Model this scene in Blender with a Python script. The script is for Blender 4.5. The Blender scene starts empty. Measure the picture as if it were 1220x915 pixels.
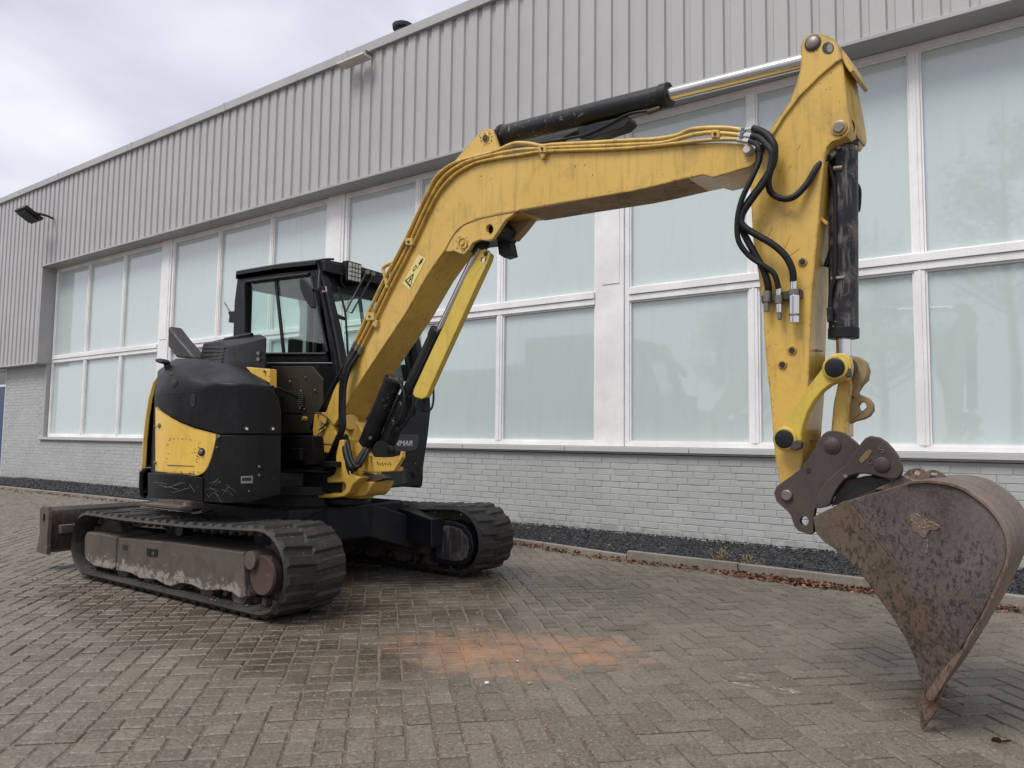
import bpy, bmesh, math, random
from mathutils import Vector as V, Matrix as M
from mathutils.geometry import tessellate_polygon
random.seed(7)
R = math.radians
C = bpy.context.scene.collection
SC = bpy.context.scene

# ------------------------------------------------------------------ camera
PITCH, ROLL, YAW, FOC, CH = 0.07421153, 0.01198856, -0.6166717, 886.0, 1.05
CX, CY = 610.0, 457.5
cF = V((math.sin(YAW)*math.cos(PITCH), math.cos(YAW)*math.cos(PITCH), math.sin(PITCH)))
_r = V((math.cos(YAW), -math.sin(YAW), 0)); _u = _r.cross(cF)
cR = _r*math.cos(ROLL)+_u*math.sin(ROLL); cU = -_r*math.sin(ROLL)+_u*math.cos(ROLL)
cam = bpy.data.cameras.new('camera'); co = bpy.data.objects.new('camera', cam); C.objects.link(co)
m = M((( cR.x, cU.x, -cF.x, 0), (cR.y, cU.y, -cF.y, 0), (cR.z, cU.z, -cF.z, CH), (0, 0, 0, 1)))
co.matrix_world = m
cam.sensor_width = 36; cam.lens = FOC/1220*36; cam.clip_end = 3000; cam.clip_start = .05
SC.camera = co

# ------------------------------------------------------------------ sky, sun, exposure
SUN_EL, SUN_AZ = R(58), R(195)          # azimuth measured clockwise from +Y (north): behind the camera
w = bpy.data.worlds.new('World'); SC.world = w; w.use_nodes = True
nt = w.node_tree; nt.nodes.clear()
def nd(nt, t, **k):
    n = nt.nodes.new(t)
    for a, b in k.items(): setattr(n, a, b)
    return n
out = nd(nt, 'ShaderNodeOutputWorld'); bg = nd(nt, 'ShaderNodeBackground'); bg.inputs[1].default_value = .1
sky = nd(nt, 'ShaderNodeTexSky', sky_type='NISHITA', sun_disc=False); sky.sun_elevation = SUN_EL; sky.sun_rotation = SUN_AZ
tc = nd(nt, 'ShaderNodeTexCoord'); mp = nd(nt, 'ShaderNodeMapping'); mp.inputs['Scale'].default_value = (1, 1, 2.6)
no = nd(nt, 'ShaderNodeTexNoise'); no.inputs['Scale'].default_value = 2.1; no.inputs['Detail'].default_value = 7; no.inputs['Roughness'].default_value = .48
no.inputs['Distortion'].default_value = .4
cr = nd(nt, 'ShaderNodeValToRGB'); e = cr.color_ramp.elements
e[0].position = .36; e[0].color = (.47, .48, .56, 1); e[1].position = .66; e[1].color = (.79, .79, .85, 1)
sc_ = nd(nt, 'ShaderNodeVectorMath', operation='SCALE'); sc_.inputs['Scale'].default_value = 7.5
mx = nd(nt, 'ShaderNodeMix', data_type='RGBA'); mx.inputs[0].default_value = .94
L = nt.links.new
L(tc.outputs['Generated'], mp.inputs[0]); L(mp.outputs[0], no.inputs['Vector']); L(no.outputs[0], cr.inputs[0]); L(cr.outputs[0], sc_.inputs[0])
L(sky.outputs[0], mx.inputs[6]); L(sc_.outputs[0], mx.inputs[7]); L(mx.outputs[2], bg.inputs[0]); L(bg.outputs[0], out.inputs[0])
sl = bpy.data.lights.new('sun', 'SUN'); sl.energy = 1.5; sl.angle = R(26); sl.color = (1, .965, .92)
so = bpy.data.objects.new('sun', sl); C.objects.link(so)
sd = V((math.sin(SUN_AZ)*math.cos(SUN_EL), math.cos(SUN_AZ)*math.cos(SUN_EL), math.sin(SUN_EL)))
so.rotation_euler = sd.to_track_quat('Z', 'Y').to_euler()
SC.view_settings.view_transform = 'Standard'; SC.view_settings.look = 'None'; SC.view_settings.gamma = 1
SC.view_settings.exposure = .82
SC.cycles.max_bounces = 8; SC.cycles.transparent_max_bounces = 12

# ------------------------------------------------------------------ unprojection of measured points on real planes
CAM = V((0, 0, CH))
def ray(x, y): return cF + cR*((x-CX)/FOC) - cU*((y-CY)/FOC)
def onY(x, y, Y): d = ray(x, y); return CAM + d*(Y/d.y)
def onX(x, y, X): d = ray(x, y); return CAM + d*(X/d.x)
def onZ(x, y, Z=0): d = ray(x, y); return CAM + d*((Z-CH)/d.z)
BP0 = V((-3.5, 3.72, 0)); BT = V((3.11, -.22, 0)).normalized(); BN = V((BT.y, -BT.x, 0)); UP = V((0, 0, 1))   # boom plane, BN towards the camera
def bp(x, y, off=0):
    d = ray(x, y); q = BP0+BN*off; k = (q-CAM).dot(BN)/d.dot(BN); return CAM+d*k

# ------------------------------------------------------------------ mesh helpers
class MB:
    def __init__(s): s.v = []; s.f = []; s.a = []
    def add(s, vs, fs, a=0.):
        n = len(s.v); s.v += [tuple(p) for p in vs]; s.f += [tuple(i+n for i in f) for f in fs]; s.a += [a]*len(fs); return s
    def box(s, lo, hi, mat=None, a=0.):
        x0, y0, z0 = lo; x1, y1, z1 = hi
        vs = [V(p) for p in ((x0,y0,z0),(x1,y0,z0),(x1,y1,z0),(x0,y1,z0),(x0,y0,z1),(x1,y0,z1),(x1,y1,z1),(x0,y1,z1))]
        if mat: vs = [mat@p for p in vs]
        return s.add(vs, [(0,3,2,1),(4,5,6,7),(0,1,5,4),(1,2,6,5),(2,3,7,6),(3,0,4,7)], a)
    def hexa(s, a8): return s.add(a8, [(0,3,2,1),(4,5,6,7),(0,1,5,4),(1,2,6,5),(2,3,7,6),(3,0,4,7)])
    def prism(s, pts, vec, holes=()):
        """pts: planar world outline, vec: extrusion"""
        loops = [list(map(V, pts))]+[list(map(V, h)) for h in holes]
        vec = V(vec); allp = [p for l in loops for p in l]; n = len(allp)
        nn = len(s.v); s.v += [tuple(p) for p in allp]+[tuple(p+vec) for p in allp]
        if holes:
            # project on dominant plane for tessellation
            ax = vec.normalized(); e1 = ax.orthogonal().normalized(); e2 = ax.cross(e1)
            tr = tessellate_polygon([[V((p.dot(e1), p.dot(e2), 0)) for p in l] for l in loops])
            for t in tr: s.f.append(tuple(nn+i for i in t)); s.f.append(tuple(nn+n+i for i in reversed(t)))
        else:
            s.f.append(tuple(nn+i for i in range(n))); s.f.append(tuple(nn+n+i for i in reversed(range(n))))
        k = 0
        for l in loops:
            c = len(l)
            for i in range(c): j = (i+1) % c; s.f.append((nn+k+i, nn+k+j, nn+n+k+j, nn+n+k+i))
            k += c
        s.a += [0.]*(len(s.f)-len(s.a)); return s
    def cyl(s, p0, p1, r0, r1=None, seg=24, cap=True):
        p0, p1 = V(p0), V(p1); r1 = r0 if r1 is None else r1
        ax = (p1-p0).normalized(); e1 = ax.orthogonal().normalized(); e2 = ax.cross(e1); vs = []
        for p, r in ((p0, r0), (p1, r1)):
            for i in range(seg): t = 2*math.pi*i/seg; vs.append(p+e1*(r*math.cos(t))+e2*(r*math.sin(t)))
        fs = [(i, (i+1) % seg, seg+(i+1) % seg, seg+i) for i in range(seg)]
        if cap: fs += [tuple(reversed(range(seg))), tuple(range(seg, 2*seg))]
        return s.add(vs, fs)
    def lathe(s, p0, ax, prof, seg=28):
        """prof: list of (distance along ax, radius)"""
        ax = V(ax).normalized(); e1 = ax.orthogonal().normalized(); e2 = ax.cross(e1); vs = []
        for d, r in prof:
            for i in range(seg): t = 2*math.pi*i/seg; vs.append(V(p0)+ax*d+e1*(r*math.cos(t))+e2*(r*math.sin(t)))
        fs = []
        for k in range(len(prof)-1):
            for i in range(seg): j = (i+1) % seg; fs.append((k*seg+i, k*seg+j, (k+1)*seg+j, (k+1)*seg+i))
        fs += [tuple(reversed(range(seg))), tuple(range((len(prof)-1)*seg, len(prof)*seg))]
        return s.add(vs, fs)
    def tube(s, pts, r, seg=10, sub=6, smooth=True):
        P = cat(pts, sub) if smooth else list(map(V, pts))
        n = len(P); T = [(P[min(i+1, n-1)]-P[max(i-1, 0)]).normalized() for i in range(n)]
        e = T[0].orthogonal().normalized(); vs = []
        for i in range(n):
            e = (e-T[i]*e.dot(T[i])).normalized(); f = T[i].cross(e); rr = r(i/(n-1)) if callable(r) else r
            for k in range(seg): a = 2*math.pi*k/seg; vs.append(P[i]+e*(rr*math.cos(a))+f*(rr*math.sin(a)))
        fs = [(i*seg+k, i*seg+(k+1) % seg, (i+1)*seg+(k+1) % seg, (i+1)*seg+k) for i in range(n-1) for k in range(seg)]
        fs += [tuple(reversed(range(seg))), tuple(range((n-1)*seg, n*seg))]
        return s.add(vs, fs)
    def grid(s, rows, thick=None):
        """rows of points; thick: vector or None -> closed shell by offset towards thick"""
        a, b = len(rows), len(rows[0]); vs = [p for r in rows for p in r]; fs = [(i*b+j, i*b+j+1, (i+1)*b+j+1, (i+1)*b+j) for i in range(a-1) for j in range(b-1)]
        if thick is not None:
            n = len(vs); vs = vs+[thick(V(p)) for p in vs]; fs += [tuple(q+n for q in reversed(f)) for f in fs]
            rim = [j for j in range(b)]+[i*b+b-1 for i in range(1, a)]+[(a-1)*b+j for j in range(b-2, -1, -1)]+[i*b for i in range(a-2, 0, -1)]
            for i in range(len(rim)): p, q = rim[i], rim[(i+1) % len(rim)]; fs.append((q, p, p+n, q+n))
        return s.add(vs, fs)
    def mesh(s, name, mat, smooth=True, ang=38, attr=False):
        me = bpy.data.meshes.new(name); me.from_pydata(s.v, [], s.f)
        bm = bmesh.new(); bm.from_mesh(me); bmesh.ops.recalc_face_normals(bm, faces=bm.faces); bm.to_mesh(me); bm.free()
        if smooth:
            me.shade_smooth(); me.set_sharp_from_angle(angle=R(ang))
        if attr:
            at = me.attributes.new('rnd', 'FLOAT', 'FACE'); at.data.foreach_set('value', s.a)
        me.materials.append(mat); return me
def cat(pts, sub=6):
    P = list(map(V, pts)); o = []
    for i in range(len(P)-1):
        a, b, c, d = P[max(i-1, 0)], P[i], P[i+1], P[min(i+2, len(P)-1)]
        for k in range(sub):
            t = k/sub; o.append(.5*((2*b)+(c-a)*t+(2*a-5*b+4*c-d)*t*t+(3*b-a-3*c+d)*t**3))
    return o+[P[-1]]
BASE = {}
def empty(name, loc, label, cat_, group=None):
    o = bpy.data.objects.new(name, None); C.objects.link(o); o.location = loc; o['label'] = label; o['category'] = cat_
    o.empty_display_size = .2
    if group: o['group'] = group
    BASE[o.name] = V(loc); return o
def put(name, me, parent=None, mw=None, label=None, kind=None):
    """link a mesh; vertices are in world coordinates unless mw places it"""
    o = bpy.data.objects.new(name, me); C.objects.link(o); mw = mw or M()
    b = BASE.get(parent.name, V((0, 0, 0))) if parent else V((0, 0, 0))
    pw = M.Translation(b)
    if parent: o.parent = parent
    o.matrix_basis = pw.inverted()@mw
    BASE[o.name] = mw.to_translation() if mw != M() else V((0, 0, 0))
    if label: o['label'] = label
    if kind: o['kind'] = kind
    return o
def part(name, mb, mat, parent, bev=.004, smooth=True, seg=2, ang=38, **k):
    o = put(name, mb.mesh(name, mat, smooth, ang), parent, **k)
    if bev:
        b = o.modifiers.new('bevel', 'BEVEL'); b.width = bev; b.segments = seg; b.limit_method = 'ANGLE'; b.angle_limit = R(40); b.harden_normals = True
        b.use_clamp_overlap = True
    return o
def lerpc(pts, x):
    if x <= pts[0][0]: return pts[0][1]
    for (a, b), (c, d) in zip(pts, pts[1:]):
        if x <= c: return b+(d-b)*(x-a)/(c-a)
    return pts[-1][1]

# ------------------------------------------------------------------ materials
def newmat(name):
    mt = bpy.data.materials.new(name); mt.use_nodes = True; nt = mt.node_tree; nt.nodes.clear()
    o = nd(nt, 'ShaderNodeOutputMaterial'); p = nd(nt, 'ShaderNodeBsdfPrincipled'); nt.links.new(p.outputs[0], o.inputs[0]); return mt, nt, p, o
def noise(nt, scale, detail=5, rough=.55, vec=None, dist=0, dim='3D'):
    n = nd(nt, 'ShaderNodeTexNoise'); n.inputs['Scale'].default_value = scale; n.inputs['Detail'].default_value = detail; n.inputs['Roughness'].default_value = rough; n.inputs['Distortion'].default_value = dist
    if vec: nt.links.new(vec, n.inputs['Vector'])
    return n.outputs[0]
def ramp(nt, src, stops):
    r = nd(nt, 'ShaderNodeValToRGB'); el = r.color_ramp.elements
    while len(el) < len(stops): el.new(.5)
    for q, (p, c) in zip(el, stops): q.position = p; q.color = (c, c, c, 1) if isinstance(c, (int, float)) else (*c, 1)
    nt.links.new(src, r.inputs[0]); return r.outputs[0]
def mixc(nt, fac, a, b, mode='MIX'):
    m_ = nd(nt, 'ShaderNodeMix', data_type='RGBA', blend_type=mode)
    for i, q in ((0, fac), (6, a), (7, b)):
        if hasattr(q, 'links') or isinstance(q, bpy.types.NodeSocket): nt.links.new(q, m_.inputs[i])
        else: m_.inputs[i].default_value = q if i == 0 else (*q, 1)
    return m_.outputs[2]
def math_(nt, op, a, b=None, clamp=False):
    m_ = nd(nt, 'ShaderNodeMath', operation=op); m_.use_clamp = clamp
    for i, q in enumerate((a, b)):
        if q is None: continue
        if isinstance(q, bpy.types.NodeSocket): nt.links.new(q, m_.inputs[i])
        else: m_.inputs[i].default_value = q
    return m_.outputs[0]
def objvec(nt, scale=(1, 1, 1), world=True):
    if world: g = nd(nt, 'ShaderNodeNewGeometry').outputs['Position']
    else: g = nd(nt, 'ShaderNodeTexCoord').outputs['Object']
    mp = nd(nt, 'ShaderNodeMapping'); mp.inputs['Scale'].default_value = scale; nt.links.new(g, mp.inputs[0]); return mp.outputs[0]
def bump(nt, p, h, strength=.3, dist=.01):
    b = nd(nt, 'ShaderNodeBump'); b.inputs['Strength'].default_value = strength; b.inputs['Distance'].default_value = dist
    nt.links.new(h, b.inputs['Height']); nt.links.new(b.outputs[0], p.inputs['Normal'])
def worn(name, col, rough=.4, edge=0, dirt=(.10, .075, .05), dirt_amt=.35, chip=(.05, .03, .02), chip_amt=.5, fade=None, metal=0, streak=.4, scale=1, bmp=.15, spec=.5, coat=0, cs=34, ct=.655):
    """painted steel: faded patches, grime in clouds and vertical streaks, small chips"""
    mt, nt, p, o = newmat(name); v = objvec(nt, (scale,)*3); vs = objvec(nt, (9*scale, 9*scale, 1.1*scale))
    c = mixc(nt, ramp(nt, noise(nt, 1.6, 4, .5, v), [(.35, 0), (.7, 1)]), col, fade or tuple(min(1, q*1.18+.01) for q in col))
    g = ramp(nt, noise(nt, 5.5, 8, .68, v, .6), [(.50, 0), (.78, 1)])
    c = mixc(nt, math_(nt, 'MULTIPLY', g, dirt_amt), c, dirt)
    s = ramp(nt, noise(nt, 3.2, 6, .6, vs), [(.52, 0), (.8, 1)])
    c = mixc(nt, math_(nt, 'MULTIPLY', s, streak), c, dirt)
    ch = ramp(nt, noise(nt, cs, 8, .66, v, .3), [(ct, 0), (ct+.02, 1)]); cm = ramp(nt, noise(nt, 2.6, 3, .5, v), [(.48, 0), (.62, 1)])
    chf = math_(nt, 'MULTIPLY', math_(nt, 'MULTIPLY', ch, cm), chip_amt)
    c = mixc(nt, chf, c, chip)
    if edge:
        bv = nd(nt, 'ShaderNodeBevel'); bv.samples = 4; bv.inputs['Radius'].default_value = .02; gn = nd(nt, 'ShaderNodeNewGeometry'); dp = nd(nt, 'ShaderNodeVectorMath', operation='DOT_PRODUCT')
        nt.links.new(bv.outputs[0], dp.inputs[0]); nt.links.new(gn.outputs['True Normal'], dp.inputs[1])
        em = ramp(nt, math_(nt, 'ADD', math_(nt, 'SUBTRACT', 1.0, dp.outputs['Value']), math_(nt, 'MULTIPLY', math_(nt, 'SUBTRACT', noise(nt, 17, 8, .72, v), .56), .9)), [(.05, 0), (.13, 1)])
        em = math_(nt, 'MULTIPLY', em, ramp(nt, math_(nt, 'SUBTRACT', 1.0, dp.outputs['Value']), [(.02, 0), (.05, 1)]))
        c = mixc(nt, math_(nt, 'MULTIPLY', em, edge), c, chip)
    nt.links.new(c, p.inputs['Base Color']); p.inputs['Metallic'].default_value = metal; p.inputs['Specular IOR Level'].default_value = spec
    rr = math_(nt, 'ADD', math_(nt, 'MULTIPLY', noise(nt, 7, 6, .6, v), .35), rough-.15, True)
    rr = math_(nt, 'ADD', rr, math_(nt, 'MULTIPLY', g, .25), True)
    nt.links.new(rr, p.inputs['Roughness']); p.inputs['Coat Weight'].default_value = coat; p.inputs['Coat Roughness'].default_value = .22
    bump(nt, p, math_(nt, 'SUBTRACT', noise(nt, 26, 5, .5, v), math_(nt, 'MULTIPLY', chf, .8)), bmp, .004)
    return mt
def lowmud(mt, z0, z1, col=(.30, .27, .235), amt=.8):
    nt = mt.node_tree; p = [n for n in nt.nodes if n.type == 'BSDF_PRINCIPLED'][0]; src = p.inputs['Base Color'].links[0].from_socket; v = objvec(nt)
    x = nd(nt, 'ShaderNodeSeparateXYZ'); nt.links.new(nd(nt, 'ShaderNodeNewGeometry').outputs['Position'], x.inputs[0])
    zr = nd(nt, 'ShaderNodeMapRange'); zr.inputs[1].default_value = z0; zr.inputs[2].default_value = z1; zr.inputs[3].default_value = 1; zr.inputs[4].default_value = 0; nt.links.new(x.outputs[2], zr.inputs[0])
    k = math_(nt, 'ADD', zr.outputs[0], math_(nt, 'MULTIPLY', math_(nt, 'SUBTRACT', noise(nt, 13, 9, .75, v, .4), .5), 3.2))
    nt.links.new(mixc(nt, math_(nt, 'MULTIPLY', ramp(nt, k, [(.75, 0), (1.35, 1)]), amt), src, col), p.inputs['Base Color']); return mt
def plain(name, col, rough=.5, metal=0, var=.12, scale=20, bmp=0, spec=.5):
    mt, nt, p, o = newmat(name); v = objvec(nt); n = noise(nt, scale, 5, .6, v)
    c = mixc(nt, n, tuple(q*(1-var) for q in col), tuple(min(1, q*(1+var)) for q in col)); nt.links.new(c, p.inputs['Base Color'])
    p.inputs['Roughness'].default_value = rough; p.inputs['Metallic'].default_value = metal; p.inputs['Specular IOR Level'].default_value = spec
    if bmp: bump(nt, p, n, bmp, .01)
    return mt
YEL = worn('yellow_paint', (.61, .385, .068), .34, edge=.9, coat=.25, ct=.64, dirt=(.17, .105, .045), dirt_amt=.5, chip=(.07, .035, .02), chip_amt=.95, streak=.5, fade=(.65, .425, .092))
YEL2 = worn('bright_yellow_paint', (.58, .42, .05), .42, edge=.6, dirt=(.18, .13, .05), dirt_amt=.5, chip=(.06, .03, .02), chip_amt=.7, streak=.2, fade=(.64, .46, .09))
YELB = worn('body_yellow_paint', (.66, .42, .065), .33, coat=.25, edge=.8, dirt=(.16, .10, .05), dirt_amt=.35, chip=(.05, .03, .03), chip_amt=1, streak=.3)
BLK = worn('black_body_plastic', (.005, .005, .006), .38, dirt=(.05, .047, .044), dirt_amt=.22, chip=(.22, .21, .20), chip_amt=.35, streak=.16, fade=(.0095, .0095, .0105), spec=.24, scale=1.3)
BLK2 = worn('black_frame_paint', (.006, .0065, .008), .42, spec=.25, dirt=(.03, .026, .022), dirt_amt=.3, chip=(.12, .10, .09), chip_amt=.4, streak=.25)
CYLM = worn('scuffed_black_barrel', (.007, .007, .009), .34, spec=.3, ct=.60, dirt=(.05, .045, .04), dirt_amt=.4, chip=(.33, .30, .27), chip_amt=.6, streak=.2)
SCUF = worn('scraped_barrel', (.009, .009, .012), .36, spec=.3, ct=.58, cs=20, dirt=(.30, .26, .22), dirt_amt=.85, chip=(.45, .40, .34), chip_amt=1, streak=.95, scale=1.6)
OLV = worn('olive_black_panel', (.034, .027, .016), .5, dirt=(.02, .018, .016), dirt_amt=.5, chip=(.09, .07, .05), chip_amt=.3)
NAVY = worn('navy_frame', (.005, .0065, .012), .4, spec=.3, dirt=(.05, .04, .035), dirt_amt=.35, chip=(.12, .1, .09), chip_amt=.5)
RUB = worn('track_rubber', (.014, .0115, .009), .62, cs=14, ct=.60, dirt=(.085, .068, .054), dirt_amt=.65, chip=(.11, .095, .08), chip_amt=.7, streak=.3, scale=1.6, bmp=.7)
HOSE = plain('hose_rubber', (.010, .010, .011), .55, 0, .5, 40, .3, .3)
MUD = worn('mud_brown_steel', (.082, .066, .051), .8, cs=9, ct=.585, dirt=(.045, .034, .028), dirt_amt=.75, chip=(.27, .23, .19), chip_amt=.8, streak=.6, fade=(.115, .092, .072), scale=1.5, bmp=.4)
MUDF = lowmud(worn('track_frame_steel', (.082, .066, .051), .8, cs=9, ct=.60, dirt=(.040, .031, .025), dirt_amt=.8, chip=(.2, .17, .14), chip_amt=.6, streak=.75, fade=(.115, .092, .072), scale=1.5, bmp=.4), .13, .27)
RED = worn('rusty_red_cover', (.055, .028, .022), .7, dirt=(.06, .045, .035), dirt_amt=.8, chip=(.24, .20, .17), chip_amt=.7, cs=16, ct=.60)
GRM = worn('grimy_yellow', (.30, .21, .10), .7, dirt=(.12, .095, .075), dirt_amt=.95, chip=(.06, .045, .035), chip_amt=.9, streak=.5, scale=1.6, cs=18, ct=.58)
CHR = plain('chrome_rod', (.60, .59, .58), .2, 1, .05, 8)
STL = plain('grey_steel', (.20, .185, .165), .45, .6, .25, 40, .1)
DST = worn('coupler_steel', (.038, .028, .024), .52, dirt=(.10, .075, .055), dirt_amt=.5, chip=(.22, .15, .08), chip_amt=.45, streak=.3, fade=(.065, .048, .040), scale=1.4, bmp=.25)
GREY = plain('grey_plastic', (.25, .25, .25), .6)
LBL = plain('label_cream', (.72, .60, .22), .45, 0, .06)
INK = plain('ink_black', (.015, .015, .015), .5)
WHT = plain('white_print', (.62, .62, .62), .4, 0, .05)
LEDM = plain('led_grid', (.55, .55, .48), .25, 0, .5, 260)

def bucket_mat(name, base, light, orange, amt):
    mt, nt, p, o = newmat(name); v = objvec(nt, (1, 1, 1)); vs = objvec(nt, (1.5, 1.5, .7))
    c = mixc(nt, ramp(nt, noise(nt, 2.4, 5, .55, v, .4), [(.38, 0), (.64, 1)]), base, light)
    c = mixc(nt, math_(nt, 'MULTIPLY', ramp(nt, noise(nt, 3.4, 7, .65, v, .3), [(.47, 0), (.68, 1)]), amt), c, orange)
    zone = ramp(nt, noise(nt, 2.1, 3, .5, v), [(.41, 0), (.55, 1)])
    spots = ramp(nt, noise(nt, 46, 7, .66, vs, .6), [(.50, 0), (.565, .9)])
    c = mixc(nt, math_(nt, 'MULTIPLY', spots, zone), c, tuple(q*.38 for q in base))
    c = mixc(nt, ramp(nt, noise(nt, 90, 5, .78, v), [(.49, 0), (.62, .75)]), c, tuple(q*2.1 for q in base))
    c = mixc(nt, ramp(nt, noise(nt, 19, 8, .75, v, .2), [(.645, 0), (.70, .55)]), c, (.34, .30, .26))
    c = mixc(nt, ramp(nt, noise(nt, 12, 8, .8, objvec(nt, (1.4, 1.4, .5))), [(.56, 0), (.80, .6)]), c, tuple(q*.5 for q in base))
    nt.links.new(c, p.inputs['Base Color']); p.inputs['Metallic'].default_value = .2
    nt.links.new(math_(nt, 'ADD', math_(nt, 'MULTIPLY', noise(nt, 9, 6, .6, v), .45), .24), p.inputs['Roughness'])
    bump(nt, p, noise(nt, 38, 9, .75, v, .5), .5, .005); return mt
BKT = bucket_mat('bucket_side_steel', (.070, .054, .050), (.165, .143, .133), (.12, .080, .048), .35)
BKT2 = bucket_mat('bucket_cheek_steel', (.066, .049, .040), (.125, .097, .076), (.135, .075, .036), .75)
BKTS = bucket_mat('bucket_shell_steel', (.115, .078, .058), (.22, .165, .135), (.17, .078, .034), .8)

def glassmat(name, tint, refl=.12, rough=.02):
    mt, nt, p, o = newmat(name); nt.nodes.remove(p)
    t = nd(nt, 'ShaderNodeBsdfTransparent'); t.inputs[0].default_value = (*tint, 1); g = nd(nt, 'ShaderNodeBsdfGlossy'); g.inputs['Roughness'].default_value = rough
    f = nd(nt, 'ShaderNodeLayerWeight'); f.inputs[0].default_value = .5; ms = nd(nt, 'ShaderNodeMixShader')
    nt.links.new(math_(nt, 'ADD', math_(nt, 'MULTIPLY', math_(nt, 'POWER', f.outputs[1], 4), .7), refl, True), ms.inputs[0]); nt.links.new(t.outputs[0], ms.inputs[1]); nt.links.new(g.outputs[0], ms.inputs[2]); nt.links.new(ms.outputs[0], o.inputs[0]); return mt
CGL = glassmat('cab_glass', (.90, .965, .94), .06)

def brickmat():
    mt, nt, p, o = newmat('painted_brick'); v = objvec(nt); a = nd(nt, 'ShaderNodeAttribute', attribute_name='rnd')
    c = mixc(nt, a.outputs['Fac'], (.41, .418, .405), (.455, .463, .45)); c = mixc(nt, ramp(nt, noise(nt, 1.3, 6, .6, v), [(.4, 0), (.75, .35)]), c, (.31, .31, .295))
    nt.links.new(c, p.inputs['Base Color']); p.inputs['Roughness'].default_value = .6; bump(nt, p, noise(nt, 38, 6, .7, v), .35, .006); return mt
BRK = lowmud(brickmat(), .08, .32, (.26, .24, .205), .55)
MORT = plain('painted_mortar', (.385, .39, .38), .8, 0, .1, 30, .4)
CLAD = worn('grey_coated_cladding', (.40, .392, .386), .42, dirt=(.30, .28, .26), dirt_amt=.18, chip=(.3, .3, .3), chip_amt=.1, streak=.22, fade=(.425, .416, .41), scale=.6, bmp=.02)
TRIM = worn('grey_trim', (.34, .335, .33), .4, dirt=(.25, .23, .21), dirt_amt=.25, chip=(.3, .3, .3), chip_amt=.2, streak=.15, scale=.8, bmp=.02)
DTRIM = plain('dark_seal', (.05, .05, .05), .7)
FRM = worn('white_window_frame', (.76, .75, .742), .45, dirt=(.42, .38, .35), dirt_amt=.2, chip=(.25, .2, .16), chip_amt=.25, streak=.15, scale=1.2, bmp=.02)
SILL = plain('stone_sill', (.50, .49, .48), .6, 0, .08, 12, .05)

def panemat():
    mt, nt, p, o = newmat('whitened_pane'); v = objvec(nt); vs = objvec(nt, (5, 5, .8))
    a = nd(nt, 'ShaderNodeAttribute', attribute_name='rnd')
    c = mixc(nt, a.outputs['Fac'], (.49, .575, .56), (.54, .615, .60))
    c = mixc(nt, ramp(nt, noise(nt, .9, 5, .55, v, .4), [(.35, 0), (.7, .5)]), c, (.53, .59, .58))
    c = mixc(nt, ramp(nt, noise(nt, 2, 6, .6, vs), [(.5, 0), (.75, .22)]), c, (.36, .44, .43))
    nt.links.new(c, p.inputs['Base Color']); p.inputs['Roughness'].default_value = .5; p.inputs['Specular IOR Level'].default_value = .5
    p.inputs['Coat Weight'].default_value = 1; p.inputs['Coat Roughness'].default_value = .03; p.inputs['Coat IOR'].default_value = 1.85
    return mt
PANE = panemat()
BLUE = plain('blue_door_paint', (.018, .045, .13), .4, 0, .1)
DGL = plain('dark_window', (.035, .035, .035), .1)
GRVm = plain('gravel_dark', (.030, .032, .037), .8, 0, .9, 60, .3)
def leafm(name, a, b):
    mt, nt, p, o = newmat(name); at = nd(nt, 'ShaderNodeAttribute', attribute_name='rnd'); nt.links.new(mixc(nt, at.outputs['Fac'], a, b), p.inputs['Base Color']); p.inputs['Roughness'].default_value = .7; return mt
LEAF = leafm('dead_leaf', (.075, .033, .018), (.32, .165, .095))
GRV = leafm('basalt_chip', (.012, .013, .016), (.075, .079, .088))
WEED = leafm('dry_weed', (.16, .12, .05), (.30, .20, .11))

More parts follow.
